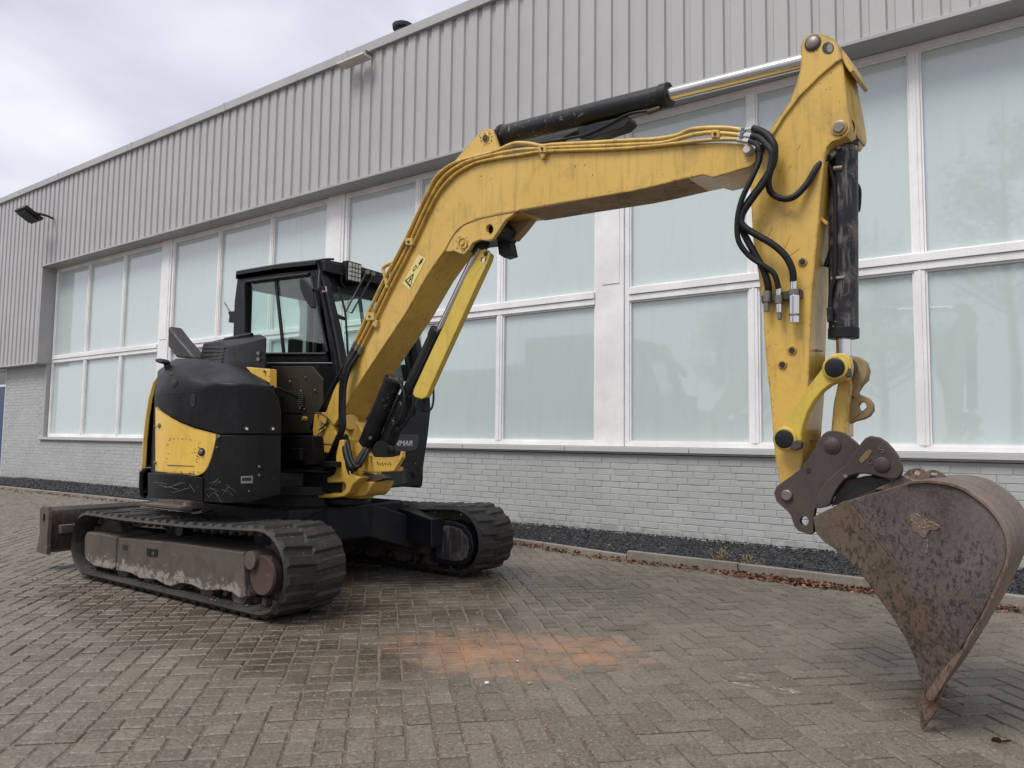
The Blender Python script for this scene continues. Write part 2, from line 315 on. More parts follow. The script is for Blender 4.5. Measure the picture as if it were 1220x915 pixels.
def pavemat(name, joint=False):
    mt, nt, p, o = newmat(name); v = objvec(nt)
    a = nd(nt, 'ShaderNodeAttribute', attribute_name='rnd')
    dry = mixc(nt, a.outputs['Fac'], (.115, .095, .071), (.178, .149, .115))
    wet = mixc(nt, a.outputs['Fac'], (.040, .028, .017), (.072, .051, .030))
    if joint: dry = mixc(nt, noise(nt, 14, 6, .7, v), (.075, .060, .044), (.17, .138, .10)); wet = mixc(nt, noise(nt, 10, 6, .7, v), (.115, .092, .062), (.25, .205, .15))
    xyz = nd(nt, 'ShaderNodeSeparateXYZ'); nt.links.new(nd(nt, 'ShaderNodeNewGeometry').outputs['Position'], xyz.inputs[0])
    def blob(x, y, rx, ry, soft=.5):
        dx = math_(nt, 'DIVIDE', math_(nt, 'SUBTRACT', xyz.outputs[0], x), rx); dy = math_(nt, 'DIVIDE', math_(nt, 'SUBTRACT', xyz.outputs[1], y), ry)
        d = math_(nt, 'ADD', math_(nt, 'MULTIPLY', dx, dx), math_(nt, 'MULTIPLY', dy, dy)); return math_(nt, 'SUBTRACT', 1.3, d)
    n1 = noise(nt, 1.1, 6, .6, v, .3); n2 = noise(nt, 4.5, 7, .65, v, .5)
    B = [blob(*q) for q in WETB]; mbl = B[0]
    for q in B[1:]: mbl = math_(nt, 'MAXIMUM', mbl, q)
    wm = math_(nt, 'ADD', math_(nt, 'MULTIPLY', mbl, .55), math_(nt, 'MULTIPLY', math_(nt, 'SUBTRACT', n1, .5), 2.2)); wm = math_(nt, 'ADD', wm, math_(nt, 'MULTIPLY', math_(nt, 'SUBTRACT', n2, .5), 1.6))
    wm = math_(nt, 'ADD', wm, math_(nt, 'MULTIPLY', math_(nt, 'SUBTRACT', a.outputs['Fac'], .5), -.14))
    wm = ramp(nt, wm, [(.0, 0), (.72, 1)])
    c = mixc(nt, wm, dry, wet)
    # fine aggregate speckle, pale wear
    c = mixc(nt, ramp(nt, noise(nt, 75, 4, .85, v), [(.50, 0), (.64, .62)]), c, (.33, .295, .245))
    c = mixc(nt, ramp(nt, noise(nt, 58, 5, .85, objvec(nt, (1.1, .9, 1))), [(.49, 0), (.62, .70)]), c, (.045, .037, .028))
    c = mixc(nt, ramp(nt, noise(nt, 22, 8, .8, v, .5), [(.50, 0), (.70, .35)]), c, (.085, .070, .052))
    c = mixc(nt, ramp(nt, noise(nt, 6, 8, .7, v, .6), [(.56, 0), (.74, .40)]), c, (.30, .27, .235))
    c = mixc(nt, ramp(nt, noise(nt, 2.3, 7, .7, v, .2), [(.56, 0), (.72, .38)]), c, (.07, .06, .05))
    # brick-red sand spilled on the stones
    S = blob(-2.28, 3.04, .56, .44); S2 = blob(-1.92, 3.34, .36, .32); S = math_(nt, 'MAXIMUM', S, S2)
    sm = math_(nt, 'ADD', math_(nt, 'MULTIPLY', S, .55), math_(nt, 'MULTIPLY', math_(nt, 'SUBTRACT', noise(nt, 5.5, 12, .82, v, .6), .53), 4.4))
    sm = ramp(nt, sm, [(.0, 0), (.95, .82)])
    c = mixc(nt, sm, c, (.35, .18, .095))
    # white scrape marks left of the bucket
    S3 = blob(-1.02, 3.36, .20, .14); sv = objvec(nt, (6, 45, 6))
    sc = math_(nt, 'MULTIPLY', ramp(nt, S3, [(.1, 0), (.8, 1)]), ramp(nt, noise(nt, 1, 4, .6, sv), [(.60, 0), (.66, .8)]))
    c = mixc(nt, sc, c, (.55, .52, .46))
    nt.links.new(c, p.inputs['Base Color'])
    rg = math_(nt, 'SUBTRACT', math_(nt, 'ADD', math_(nt, 'MULTIPLY', n2, .5), .30), math_(nt, 'MULTIPLY', wm, .26), True)
    nt.links.new(rg, p.inputs['Roughness']); p.inputs['Specular IOR Level'].default_value = .5
    bump(nt, p, math_(nt, 'ADD', noise(nt, 70, 6, .75, v), math_(nt, 'MULTIPLY', noise(nt, 11, 5, .6, v), 1.2)), .42, .006)
    return mt
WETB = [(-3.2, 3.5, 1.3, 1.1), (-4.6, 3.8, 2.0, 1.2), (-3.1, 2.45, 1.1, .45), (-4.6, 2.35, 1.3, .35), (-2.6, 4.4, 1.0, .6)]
PAV = pavemat('wet_paver'); JNT = pavemat('joint_sand', True)
KRB = worn('concrete_kerb', (.22, .20, .17), .8, dirt=(.10, .085, .065), dirt_amt=.6, chip=(.4, .38, .34), chip_amt=.3, streak=.3, bmp=.5)

# ================================================================== SETTING
# ground sheet under everything
g = MB(); g.add([V((-120, -60, -.035)), V((120, -60, -.035)), V((120, 120, -.035)), V((-120, 120, -.035))], [(0, 1, 2, 3)])
put('ground', g.mesh('ground', JNT, False), kind='structure')
KERBLINE = [(-30, 5.92), (-20, 5.98), (-13, 6.10), (-8, 6.22), (-5.0, 6.30), (-4.2, 6.24), (-3.6, 6.08), (-3.0, 6.00), (-2, 5.96), (-1, 5.88), (1, 5.80), (8, 5.7)]
def kerbY(x): return lerpc(KERBLINE, x)
# pavement of herringbone stones at 45 degrees
pv = put('pavement', MB().add([V((-34, -4, -.006)), V((9, -4, -.006)), V((9, 6.4, -.006)), V((-34, 6.5, -.006))], [(0, 1, 2, 3)]).mesh('pavement', JNT, False), kind='structure')
Wp = .1015; ea = V((1, 1, 0)).normalized(); eb = V((-1, 1, 0)).normalized()
cells = []
for i in range(-190, 100):
    for j in range(-40, 320):
        k = (i-j) % 4
        if k == 0: c0 = ea*(i*Wp)+eb*(j*Wp); L_, H_ = 2, 1
        elif k == 3: c0 = ea*(i*Wp)+eb*(j*Wp); L_, H_ = 1, 2
        else: continue
        cc = c0+ea*(L_*Wp/2)+eb*(H_*Wp/2)
        if cc.x < -21 or cc.x > 3.2 or cc.y < .7 or cc.y > kerbY(cc.x)+.04: continue
        pass
        pr_ = (.64 if (cc.y > 2.15 and cc.x > -5.2) else .50) if cc.x < -1.9-.25*(cc.y-3) else .14
        if random.random() < pr_:          # half stones
            cells.append((c0, 1, 1, c0+ea*(Wp/2)+eb*(Wp/2))); c1 = c0+(ea if L_ == 2 else eb)*Wp; cells.append((c1, 1, 1, c1+ea*(Wp/2)+eb*(Wp/2)))
        else: cells.append((c0, L_, H_, cc))
def scr(p):
    d = p-CAM; z = d.dot(cF)
    return (CX+FOC*d.dot(cR)/z, CY-FOC*d.dot(cU)/z, z) if z > .2 else (9e9, 9e9, 1)
def paver(mb, c0, L_, H_):
    lf_ = 1 if c0.x < -1.9 else 0; gp = .0026+random.random()*(.0030 if lf_ else .0016); ch = .0055; z = random.gauss(0, .0011); sx = random.gauss(0, .010); sy = random.gauss(0, .010)
    x0, x1, y0, y1 = gp, L_*Wp-gp, gp, H_*Wp-gp; jt = .0028 if lf_ else .0014; jx, jy = random.uniform(-jt, jt), random.uniform(-jt, jt); vs = []
    e4 = [abs(random.gauss(0, .0022 if lf_ else .0011)) for _ in range(8)]; cx_, cy_ = (x0+x1)/2, (y0+y1)/2; ang = random.gauss(0, .016 if lf_ else .007)
    for zz, i in ((-.03, 0), (-.0045, 0), (0, ch)):
        for x, y in ((x0+i+e4[0], y0+i+e4[1]), (x1-i-e4[2], y0+i+e4[3]), (x1-i-e4[4], y1-i-e4[5]), (x0+i+e4[6], y1-i-e4[7])):
            dx, dy = x-cx_, y-cy_; xx = cx_+dx-dy*ang+jx; yy = cy_+dy+dx*ang+jy
            q = c0+ea*xx+eb*yy; vs.append(V((q.x, q.y, zz+z+dx*sx+dy*sy)))
    mb.add(vs, [(0,1,5,4),(1,2,6,5),(2,3,7,6),(3,0,4,7),(4,5,9,8),(5,6,10,9),(6,7,11,10),(7,4,8,11),(8,9,10,11)], random.random())
vis = []
for c in cells:
    x, y, z = scr(c[3])
    if -5 < x < 1225 and -5 < y < 918: vis.append((z, c))
vis.sort(key=lambda q: q[0]); near = [c for _, c in vis[:300]]; nid = set(map(id, near)); rest = MB()
for c in cells:
    if id(c) in nid: continue
    paver(rest, c[0], c[1], c[2])
for c in near:
    mb = MB(); paver(mb, c[0], c[1], c[2]); mb.v = [tuple(V(q)-c[3]) for q in mb.v]
    put('paver', mb.mesh('paver', PAV, False, attr=True), pv, M.Translation(c[3]))
put('pavers', rest.mesh('pavers', PAV, False, attr=True), pv, kind='stuff')

# kerb of concrete stones
kerb = bpy.data.objects.new('kerb', None); C.objects.link(kerb); kerb['kind'] = 'structure'; BASE['kerb'] = V((0, 0, 0))
x = -26.0; kn = 0
while x < 4:
    x2 = x+1.0; ya, yb = kerbY(x+.004), kerbY(x2-.004); h = .085 if x > -3.7 else .05; h += random.uniform(-.004, .004)
    if x < -8: h = .045
    mb = MB(); wd = .06 if x > -3.7 else .055
    mb.hexa([V((x+.003, ya, -.05)), V((x2-.003, yb, -.05)), V((x2-.003, yb+wd, -.05)), V((x+.003, ya+wd, -.05)),
             V((x+.003, ya+.004, h)), V((x2-.003, yb+.004, h+random.uniform(-.004, .004))), V((x2-.003, yb+wd, h)), V((x+.003, ya+wd, h))])
    part('kerbstone', mb, KRB, kerb, .008); x = x2
# gravel bed and chips
gb = MB(); rows = []
for i in range(0, 130):
    x = -26+i*.24; y0, y1 = kerbY(x)+.03, 7.32; rows.append([V((x, y0+(y1-y0)*t, .035+.02*t+random.uniform(-.006, .006))) for t in (0, .2, .4, .6, .8, 1)])
gb.grid(rows); put('gravel_bed', gb.mesh('gravel_bed', GRVm), kind='structure')
gc = MB()
def chip(mb, p, s, a):
    q = M.Rotation(random.random()*6.28, 3, 'Z')@M.Rotation(random.uniform(-.7, .7), 3, 'X')
    vs = [p+q@V((x*s*random.uniform(.6, 1.3), y*s*random.uniform(.5, 1.1), z*s*random.uniform(.5, 1))) for x, y, z in ((1,0,0),(0,1,0),(-1,0,0),(0,-1,0),(0,0,.8),(0,0,-.8))]
    mb.add(vs, [(0,1,4),(1,2,4),(2,3,4),(3,0,4),(1,0,5),(2,1,5),(3,2,5),(0,3,5)], a)
for _ in range(26000):
    t = random.random(); x = 2.6-t**1.5*21; y0 = kerbY(x)+.07; y = y0+random.random()*(7.29-y0); s = random.uniform(.008, .017)*(1 if x > -6 else 1.5)
    tt = (y-y0)/(7.3-y0); chip(gc, V((x, y, .045+.022*tt+random.random()*.014)), s, random.random()**2.2)
put('gravel', gc.mesh('gravel', GRV, False, attr=True), kind='stuff')
# leaf litter in the gutter
def leaf(mb, p, s, a, flat=.5):
    q = M.Rotation(random.random()*6.28, 3, 'Z')@M.Rotation(random.gauss(0, flat), 3, 'X')@M.Rotation(random.gauss(0, flat), 3, 'Y'); cu = random.uniform(-.35, .35)
    pr = [(-1, 0), (-.5, .42), (.1, .5), (.7, .3), (1.1, 0), (.7, -.3), (.1, -.5), (-.5, -.42)]
    vs = [p+q@V((x*s, y*s, cu*s*(abs(y)*1.2)+random.uniform(-.06, .06)*s)) for x, y in pr]+[p+q@V((-.1*s, 0, 0)), p+q@V((.6*s, 0, -.05*s))]
    mb.add(vs, [(0, 1, 8), (1, 2, 8), (2, 9, 8), (2, 3, 9), (3, 4, 9), (4, 5, 9), (5, 6, 9), (6, 8, 9), (6, 7, 8), (7, 0, 8)], a)
lf = MB()
for _ in range(2600):
    x = random.choice([random.uniform(-3.3, .8), random.uniform(-2.2, 1.6), random.uniform(-4.6, -3), random.uniform(-2.0, -1.0)]); d = abs(random.gauss(0, .055))
    if x < -3 and random.random() < .6: continue
    leaf(lf, V((x, kerbY(x)-.012-d, .006+random.random()*.028*math.exp(-d*14))), random.uniform(.010, .026), random.random()**1.5)
for _ in range(700):
    x = random.uniform(-17, -4); leaf(lf, V((x, kerbY(x)-.02-abs(random.gauss(0, .09)), .008+random.random()*.015)), random.uniform(.012, .026), random.random()**1.6)
for _ in range(120):
    x = random.uniform(-4, 1); leaf(lf, V((x, kerbY(x)-random.random()*.9, .006)), random.uniform(.006, .016), random.random()**1.5, .2)
for _ in range(60):
    x = random.uniform(-5, .6); leaf(lf, V((x, random.uniform(kerbY(x)+.08, 7.2), .085)), random.uniform(.012, .022), random.random(), .3)
put('leaf_litter', lf.mesh('leaf_litter', LEAF, False, attr=True), kind='stuff')
# crumbs of grit on the stones
gr = MB()
for _ in range(900):
    p = onZ(random.uniform(-20, 1240), random.uniform(700, 930)); chip(gr, V((p.x, p.y, .002)), random.uniform(.0012, .0035), .6+.4*random.random())
put('grit', gr.mesh('grit', leafm('grit_crumb', (.10, .09, .08), (.55, .50, .42)), False, attr=True), kind='stuff')
mc = MB()
for _ in range(380):                                   # crumbs of mud shed beside the tracks
    x = random.uniform(-6.0, -3.1); y = random.choice((2.62-abs(random.gauss(0, .09)), 3.16+abs(random.gauss(0, .06)), 4.40-abs(random.gauss(0, .08))))
    if random.random() < .3: x, y = -3.36+abs(random.gauss(0, .12)), random.choice((random.uniform(2.65, 3.15), random.uniform(4.4, 4.9)))
    chip(mc, V((x, y, .004)), random.uniform(.002, .009), random.random())
put('mud_crumbs', mc.mesh('mud_crumbs', leafm('ground_mud', (.05, .036, .026), (.15, .115, .085)), False, attr=True), kind='stuff')
jb = MB()
for _ in range(420):
    p = onZ(random.uniform(330, 760), random.gauss(860, 35)); 
    i = round((p.x+p.y)/math.sqrt(2)/Wp); q = ea*(i*Wp)+eb*((p.y-p.x)/math.sqrt(2)); leaf(jb, V((q.x+random.gauss(0, .004), q.y+random.gauss(0, .004), .003)), random.uniform(.002, .006), random.random(), .5)
put('joint_debris', jb.mesh('joint_debris', leafm('joint_debris', (.12, .07, .03), (.42, .22, .09)), False, attr=True), kind='stuff')
def one(name, fn, p, lab, ct, mat, grp=None):
    mb = MB(); fn(mb); mb.v = [tuple(V(q)) for q in mb.v]; o = put(name, mb.mesh(name, mat, False, attr=True), None, M.Translation(p)); o['label'] = lab; o['category'] = ct
    if grp: o['group'] = grp
    return o
p = onZ(1187, 884); one('dead_leaf', lambda mb: (leaf(mb, V((0, 0, .006)), .03, .1, .2), leaf(mb, V((.03, .01, .008)), .02, .2, .5)), V((p.x, p.y, 0)), 'curled brown dead leaf on the paving right of the bucket tooth', 'leaf', LEAF)
def pebble(mb, s):
    bm = bmesh.new(); bmesh.ops.create_icosphere(bm, subdivisions=2, radius=s)
    for v in bm.verts: v.co.z = v.co.z*.6+s*.5; v.co += V((random.uniform(-1, 1), random.uniform(-1, 1), 0))*s*.08
    bm.verts.index_update(); mb.add([v.co.copy() for v in bm.verts], [tuple(v.index for v in f.verts) for f in bm.faces], .5); bm.free()
p = onZ(580, 815); one('pebble', lambda mb: pebble(mb, .011), V((p.x, p.y, 0)), 'small white pebble on the paving in front of the orange sand stain', 'pebble', plain('white_pebble', (.62, .58, .5), .7))
p = onZ(631, 815.5); one('pebble', lambda mb: pebble(mb, .011), V((p.x, p.y, 0)), 'small tan pebble beside a joint, right of the white pebble', 'pebble', plain('tan_pebble', (.30, .22, .11), .8))
p = onZ(617, 788); one('pebble', lambda mb: pebble(mb, .006), V((p.x, p.y, 0)), 'tiny white pebble lying on the orange sand stain', 'pebble', plain('tiny_pebble', (.62, .58, .5), .7))
def weed(mb):
    for _ in range(34):
        a = random.random()*6.28; l = random.uniform(.05, .13); t = V((math.cos(a)*.5, math.sin(a)*.3, 1)).normalized()
        b = V((random.gauss(0, .03), random.gauss(0, .015), 0)); sd_ = V((math.sin(a), -math.cos(a), 0))*.0022; n = 3; aa = random.random()
        pts = [b+t*(l*k/n)+V((math.cos(a), math.sin(a), -.6))*.02*(k/n)**2 for k in range(n+1)]
        mb.add([q-sd_ for q in pts]+[q+sd_ for q in pts], [(k, k+1, n+2+k, n+1+k) for k in range(n)], aa)
        leaf(mb, pts[-1], .010, aa, .8)
for (px_, py_), lb in (((857, 666), 'dry brown weed tuft growing from the dark gravel, left one'), ((889, 676), 'dry weed tuft at the kerb edge, right one nearest the bucket')):
    q = onZ(px_, py_, .07); one('dry_weed', weed, V((q.x, max(q.y, kerbY(q.x)+.07), .05)), lb, 'weed', WEED, 'dry weeds in the gravel strip')

# ================================================================== BUILDING
B = empty('warehouse_building', (-8, 7.3, 0), 'long grey warehouse with ribbed metal cladding above tall whitened windows and painted brick base', 'building')
YC, YB, YF = 7.10, 7.30, 7.38
XR = 5.6; XL = -26.0
# ribbed cladding in panels of five ribs
RP = .2112
def cladding(xa, n, z0, z1, lab=None):
    mb = MB(); pr = []
    for i in range(n):
        x = xa+i*RP
        pr += [(x, 0), (x+.128, 0), (x+.142, .027), (x+.197, .027)]
    pr += [(xa+n*RP, 0)] ; rows = [[V((x, YC+d, z)) for x, d in pr] for z in (z0, z1)]
    mb.grid(rows, lambda q: q+V((0, .008, 0)))
    part('cladding_panel', mb, CLAD, B, 0, False)
n5 = 5; pw = n5*RP; x = -17.60
Z_LO, Z_HI = 2.58, 4.70; ZT = 6.50
xx = x
while xx < XR: cladding(xx, 5, Z_HI, ZT); xx += pw
XE = xx
xx = x-pw
while xx > XL: cladding(xx, 5, Z_LO, ZT); xx -= pw
XW = xx+pw
# coping, drip edges
part('coping', MB().box((XW, YC-.05, 6.485), (XE, YC+.5, 6.62)), TRIM, B, .008)
for i, xj in enumerate(range(int(XW)+1, int(XE), 3)): part('coping_joint', MB().box((xj-.03, YC-.054, 6.481), (xj+.03, YC+.3, 6.624)), TRIM, B, 0)
part('drip_edge', MB().box((-17.6, YC-.028, Z_HI-.035), (XE, YC+.28, Z_HI+.003)), TRIM, B, .004)
part('drip_edge', MB().box((XW, YC-.028, Z_LO-.03), (-17.603, YC+.21, Z_LO+.003)), TRIM, B, .004)
part('roof', MB().box((XW, YC+.5, 6.3), (XE, 20, 6.5)), plain('roof_felt', (.1, .1, .1), .9), B, 0)
part('shell_wall', MB().box((XW, 7.62, .0), (XE, 20, 6.3)).box((XW, YC+.06, 4.72), (XE, 7.62, 6.46)), plain('inner_wall', (.3, .3, .29), .9), B, 0)
part('window_reveal', MB().box((-17.66, YC-.006, Z_LO-.01), (-17.58, YF+.1, Z_HI-.036)).box((-17.655, YB-.001, .93), (-17.585, YF+.1, Z_LO-.012)), TRIM, B, .004)
# wall behind left cladding
part('backing_wall', MB().box((XW, YC+.06, Z_LO), (-17.67, 7.62, 4.71)), MORT, B, 0)
# brick base
BW = put('brick_wall', MB().box((-17.6, YB+.0032, -.1), (XE, 7.62, .90)).box((-19.66, YB+.0032, -.1), (-17.603, 7.62, 2.56)).box((XW, YB+.0032, -.1), (-21.72, 7.62, 2.56)).mesh('brick_wall', MORT, False), B)
bricks = []
bl, bh = .2215, .0672
for r in range(40):
    z = .0+r*bh; off = (r % 2)*bl/2; off += random.choice((0, 0, bl/4))
    xb = XW-off
    while xb < XE:
        xe = xb+bl
        ok = (z+bh < .925) if (xe > -17.66) else z+bh < 2.575
        if z+bh < .93+.03 and xb < -17.5: ok = True
        for (da, db) in ((-21.72, -19.66),):
            if xe > da and xb < db: ok = False
        if ok and not (z+bh > .93 and xe > -17.66): bricks.append((xb, z))
        xb = xe
def brick(mb, o, x, z):
    g_ = .0028; d = random.uniform(0, .0035); ch = .003; x0, x1, z0, z1 = x+g_-o.x, x+bl-g_-o.x, z+g_-o.z, z+bh-g_-o.z; y = YB-d-o.y; yb = YB+.008-o.y
    jz = random.uniform(-.0016, .0016); jx = random.uniform(-.003, .003)
    vs = [V((a+jx, yb, c+jz)) for a, c in ((x0, z0), (x1, z0), (x1, z1), (x0, z1))]+[V((a+jx, y+ch, c+jz)) for a, c in ((x0, z0), (x1, z0), (x1, z1), (x0, z1))]
    vs += [V((a+jx, y, c+jz)) for a, c in ((x0+ch, z0+ch), (x1-ch, z0+ch), (x1-ch, z1-ch), (x0+ch, z1-ch))]
    mb.add(vs, [(0,1,5,4),(1,2,6,5),(2,3,7,6),(3,0,4,7),(4,5,9,8),(5,6,10,9),(6,7,11,10),(7,4,8,11),(8,9,10,11)], random.random())
bricks.sort(key=lambda q: abs(q[0]+.2) if q[0] < .15 and q[1] > .05 else 99+abs(q[0]))
rb = MB()
for i, (x, z) in enumerate(bricks):
    if i < 300:
        o = V((x, YB, z)); mb = MB(); brick(mb, o, x, z); put('brick', mb.mesh('brick', BRK, False, attr=True), BW, M.Translation(o))
    else: brick(rb, V((0, 0, 0)), x, z)
put('bricks', rb.mesh('bricks', BRK, False, attr=True), BW, kind='stuff')
# window sill band
xs = -17.72
while xs < XE:
    x2 = min(xs+1.48, XE); part('window_sill', MB().box((xs+.003, YB-.055, .928), (x2-.003, YF+.03, .982)).box((xs+.001, YB-.02, .908), (x2-.001, YF+.02, .929)), SILL, B, .004); xs = x2
part('soffit_board', MB().box((-17.58, YC+.28, Z_HI-.03), (XE, YF+.2, Z_HI+.02)), TRIM, B, .003)
BAYS = [(-17.57, -13.25, (-16.08, -14.645)), (-12.93, -8.66, (-11.46, -10.03)), (-8.30, -4.03, (-6.85, -5.43)), (-3.71, .58, (-2.29, -.82)), (.90, 5.17, (2.33, 3.76))]
for (a, b, ms) in BAYS:
    W_ = put('window', MB().box((a, YF, .985), (b, YF+.09, 1.035)).box((a, YF, 4.60), (b, YF+.09, 4.665)).box((a, YF-.002, 1.034), (a+.055, YF+.09, 4.602)).box((b-.055, YF-.002, 1.034), (b, YF+.09, 4.602)).mesh('window', FRM, False), B)
    bv = W_.modifiers.new('bevel', 'BEVEL'); bv.width = .004; bv.segments = 2; bv.limit_method = 'ANGLE'
    part('transom', MB().box((a+.056, YF-.012, 2.59), (b-.056, YF+.08, 2.655)).box((a+.056, YF-.028, 2.66), (b-.056, YF+.08, 2.735)).box((a+.056, YF, 2.654), (b-.056, YF+.07, 2.661)), FRM, W_, .004)
    for m_ in ms:
        for z0, z1 in ((1.036, 2.589), (2.736, 4.599)):
            part('mullion', MB().box((m_-.042, YF-.004, z0), (m_+.042, YF+.08, z1)).box((m_-.012, YF-.012, z0), (m_+.012, YF, z1)), FRM, W_, .004)
    ed = [a+.055]+list(ms)+[b-.055]
    for k in range(3):
        for z0, z1 in ((1.035, 2.59), (2.735, 4.60)):
            x0 = ed[k]+(.042 if k else 0); x1 = ed[k+1]-(.042 if k < 2 else 0); rr_ = random.random()
            t_ = random.gauss(0, .0015); u_ = random.gauss(0, .0012)
            o8 = [V((x, YF+.045+y+t_*(x-(x0+x1)/2)+u_*(z-(z0+z1)/2), z)) for z in (z0-.01, z1+.01) for x, y in ((x0-.008, 0), (x1+.008, 0), (x1+.008, .012), (x0-.008, .012))]
            mb = MB(); mb.hexa(o8); mb.a = [rr_]*6; put('pane', mb.mesh('pane', PANE, False, attr=True), W_)
            # glazing beads
            bd = MB(); e_ = .018
            for q in ((x0, z0, x0+e_, z1), (x1-e_, z0, x1, z1), (x0+e_, z0, x1-e_, z0+e_), (x0+e_, z1-e_, x1-e_, z1)): bd.box((q[0]+.0008, YF+.012, q[1]+.0008), (q[2]-.0008, YF+.0445, q[3]-.0008))
            part('glazing_bead', bd, FRM, W_, 0)
for a, b in ((-13.247, -12.933), (-8.657, -8.303), (-4.027, -3.713), (.583, .897), (5.173, 5.6)):
    part('pilaster', MB().box((a, YF-.022, .985), (b, YF+.09, 4.665)).box((a+.05, YF-.030, 2.80), (b-.05, YF-.021, 4.55)), FRM, B, .004)
# blue door at the far left end
D = put('door', MB().box((-20.68, YB+.02, .08), (-19.69, YB+.09, 2.13)).mesh('door', BLUE, False), B, label='dark blue door under a small window')
part('door_frame', MB().box((-19.688, YB+.004, .06), (-19.664, YB+.14, 2.55)).box((-21.72, YB, .06), (-21.6, YB+.14, 2.55)).box((-21.6, YB+.002, 2.13), (-19.69, YB+.12, 2.19)).box((-21.6, YB+.002, 2.5), (-19.69, YB+.12, 2.57)), FRM, D, .004)
part('pane', MB().box((-21.6, YB+.06, 2.19), (-19.69, YB+.075, 2.5)), DGL, D, 0)
part('side_panel', MB().box((-21.6, YB+.045, .08), (-20.7, YB+.085, 2.13)), BLUE, D, .003)
part('door_handle', MB().cyl((-20.6, YB+.04, 1.1), (-20.6, YB-.02, 1.1), .012).cyl((-20.6, YB-.02, 1.1), (-20.48, YB-.02, 1.1), .01), STL, D, 0)
# dark roof vent just behind the coping
q = onY(480, 31, 7.75)
RV = put('roof_vent', MB().lathe(q-V((0, 0, .28)), UP, [(.04, .10), (.22, .10), (.23, .15), (.28, .16), (.31, .09), (.315, .02)]).mesh('roof_vent', plain('vent_black', (.03, .03, .04), .5)), B)
# flood light with arm, left
fl = empty('flood_light', tuple(onY(48, 262, YC)), 'black square floodlight with three lamps on the left cladding', 'light')
fc = onY(35, 255, YC-.42)
def frame_m(c, xa, ya):
    xa = V(xa).normalized(); za = xa.cross(V(ya)).normalized(); ya = za.cross(xa)
    return M(((xa.x, ya.x, za.x, c.x), (xa.y, ya.y, za.y, c.y), (xa.z, ya.z, za.z, c.z), (0, 0, 0, 1)))
FMx = frame_m(fc, (1, 0, 0), (0, -.86, .5))
part('housing', MB().box((-.26, -.2, -.02), (.26, .2, .05), FMx).box((-.2, -.14, .05), (.2, .14, .09), FMx), plain('lamp_black', (.012, .013, .018), .5), fl, .01)
part('bracket', MB().tube([fc+V((.27, 0, -.02)), fc+V((.30, .2, -.03)), fc+V((.15, .40, -.02))], .025, 8), plain('lamp_black2', (.012, .013, .018), .5), fl, 0)
for k in (-1, 0, 1): part('lamp_lens', MB().box((k*.12-.03, -.05, -.03), (k*.12+.03, .05, -.018), FMx), plain('lens_grey', (.5, .5, .48), .3), fl, .003)
# slim pale fixture under the coping
q1, q2 = onY(410, 76, YC-.10), onY(441, 66, YC-.10)
f2 = empty('wall_light', tuple((q1+q2)/2), 'slim pale wall light fixed just below the roof edge', 'light')
part('housing', MB().box((q1.x, YC-.24, q1.z-.075), (q2.x, YC-.06, q1.z-.04)), plain('fixture_white', (.62, .56, .53), .5), f2, .01)
part('bracket', MB().box((q1.x+.02, YC-.16, q1.z-.03), (q1.x+.05, YC-.02, q1.z+.03)).box((q2.x-.05, YC-.16, q1.z-.03), (q2.x-.02, YC-.02, q1.z+.03)), STL, f2, .002)

# ================================================================== EXCAVATOR
EX = empty('excavator', (-4.62, 3.82, 0), 'yellow and black tracked excavator with raised boom and rusty bucket resting on the paving', 'excavator')
# ---------------------------------------------------------------- tracks
def hull_path(c1, r1, c2, r2, n=14):
    """outline round two wheels (front c1, rear c2) in x,z; counter-clockwise seen from -Y; returns pts, tangents"""
    d = V((c2[0]-c1[0], c2[1]-c1[1])); D = d.length; base = math.atan2(d.y, d.x); be = math.acos((r1-r2)/D)
    pts = []
    a0, a1 = base-be, base+be-2*math.pi       # front wheel: long way round (the front side)
    for i in range(n+1): a = a0+(a1-a0)*i/n; pts.append((c1[0]+r1*math.cos(a), c1[1]+r1*math.sin(a)))
    for i in range(n+1): a = (base+be)+(-2*be)*i/n; pts.append((c2[0]+r2*math.cos(a), c2[1]+r2*math.sin(a)))
    return pts
def resample(pts, n):
    P = [V((a, 0, b)) for a, b in pts]; P.append(P[0]); L_ = [0]
    for a, b in zip(P, P[1:]): L_.append(L_[-1]+(b-a).length)
    o = []; T = L_[-1]; k = 0
    for i in range(n):
        s = T*i/n
        while L_[k+1] < s: k += 1
        t = (s-L_[k])/max(1e-9, L_[k+1]-L_[k]); o.append(P[k].lerp(P[k+1], t))
    return o, T
CF_, CRR = (-3.66, .274), (-5.69, .255)
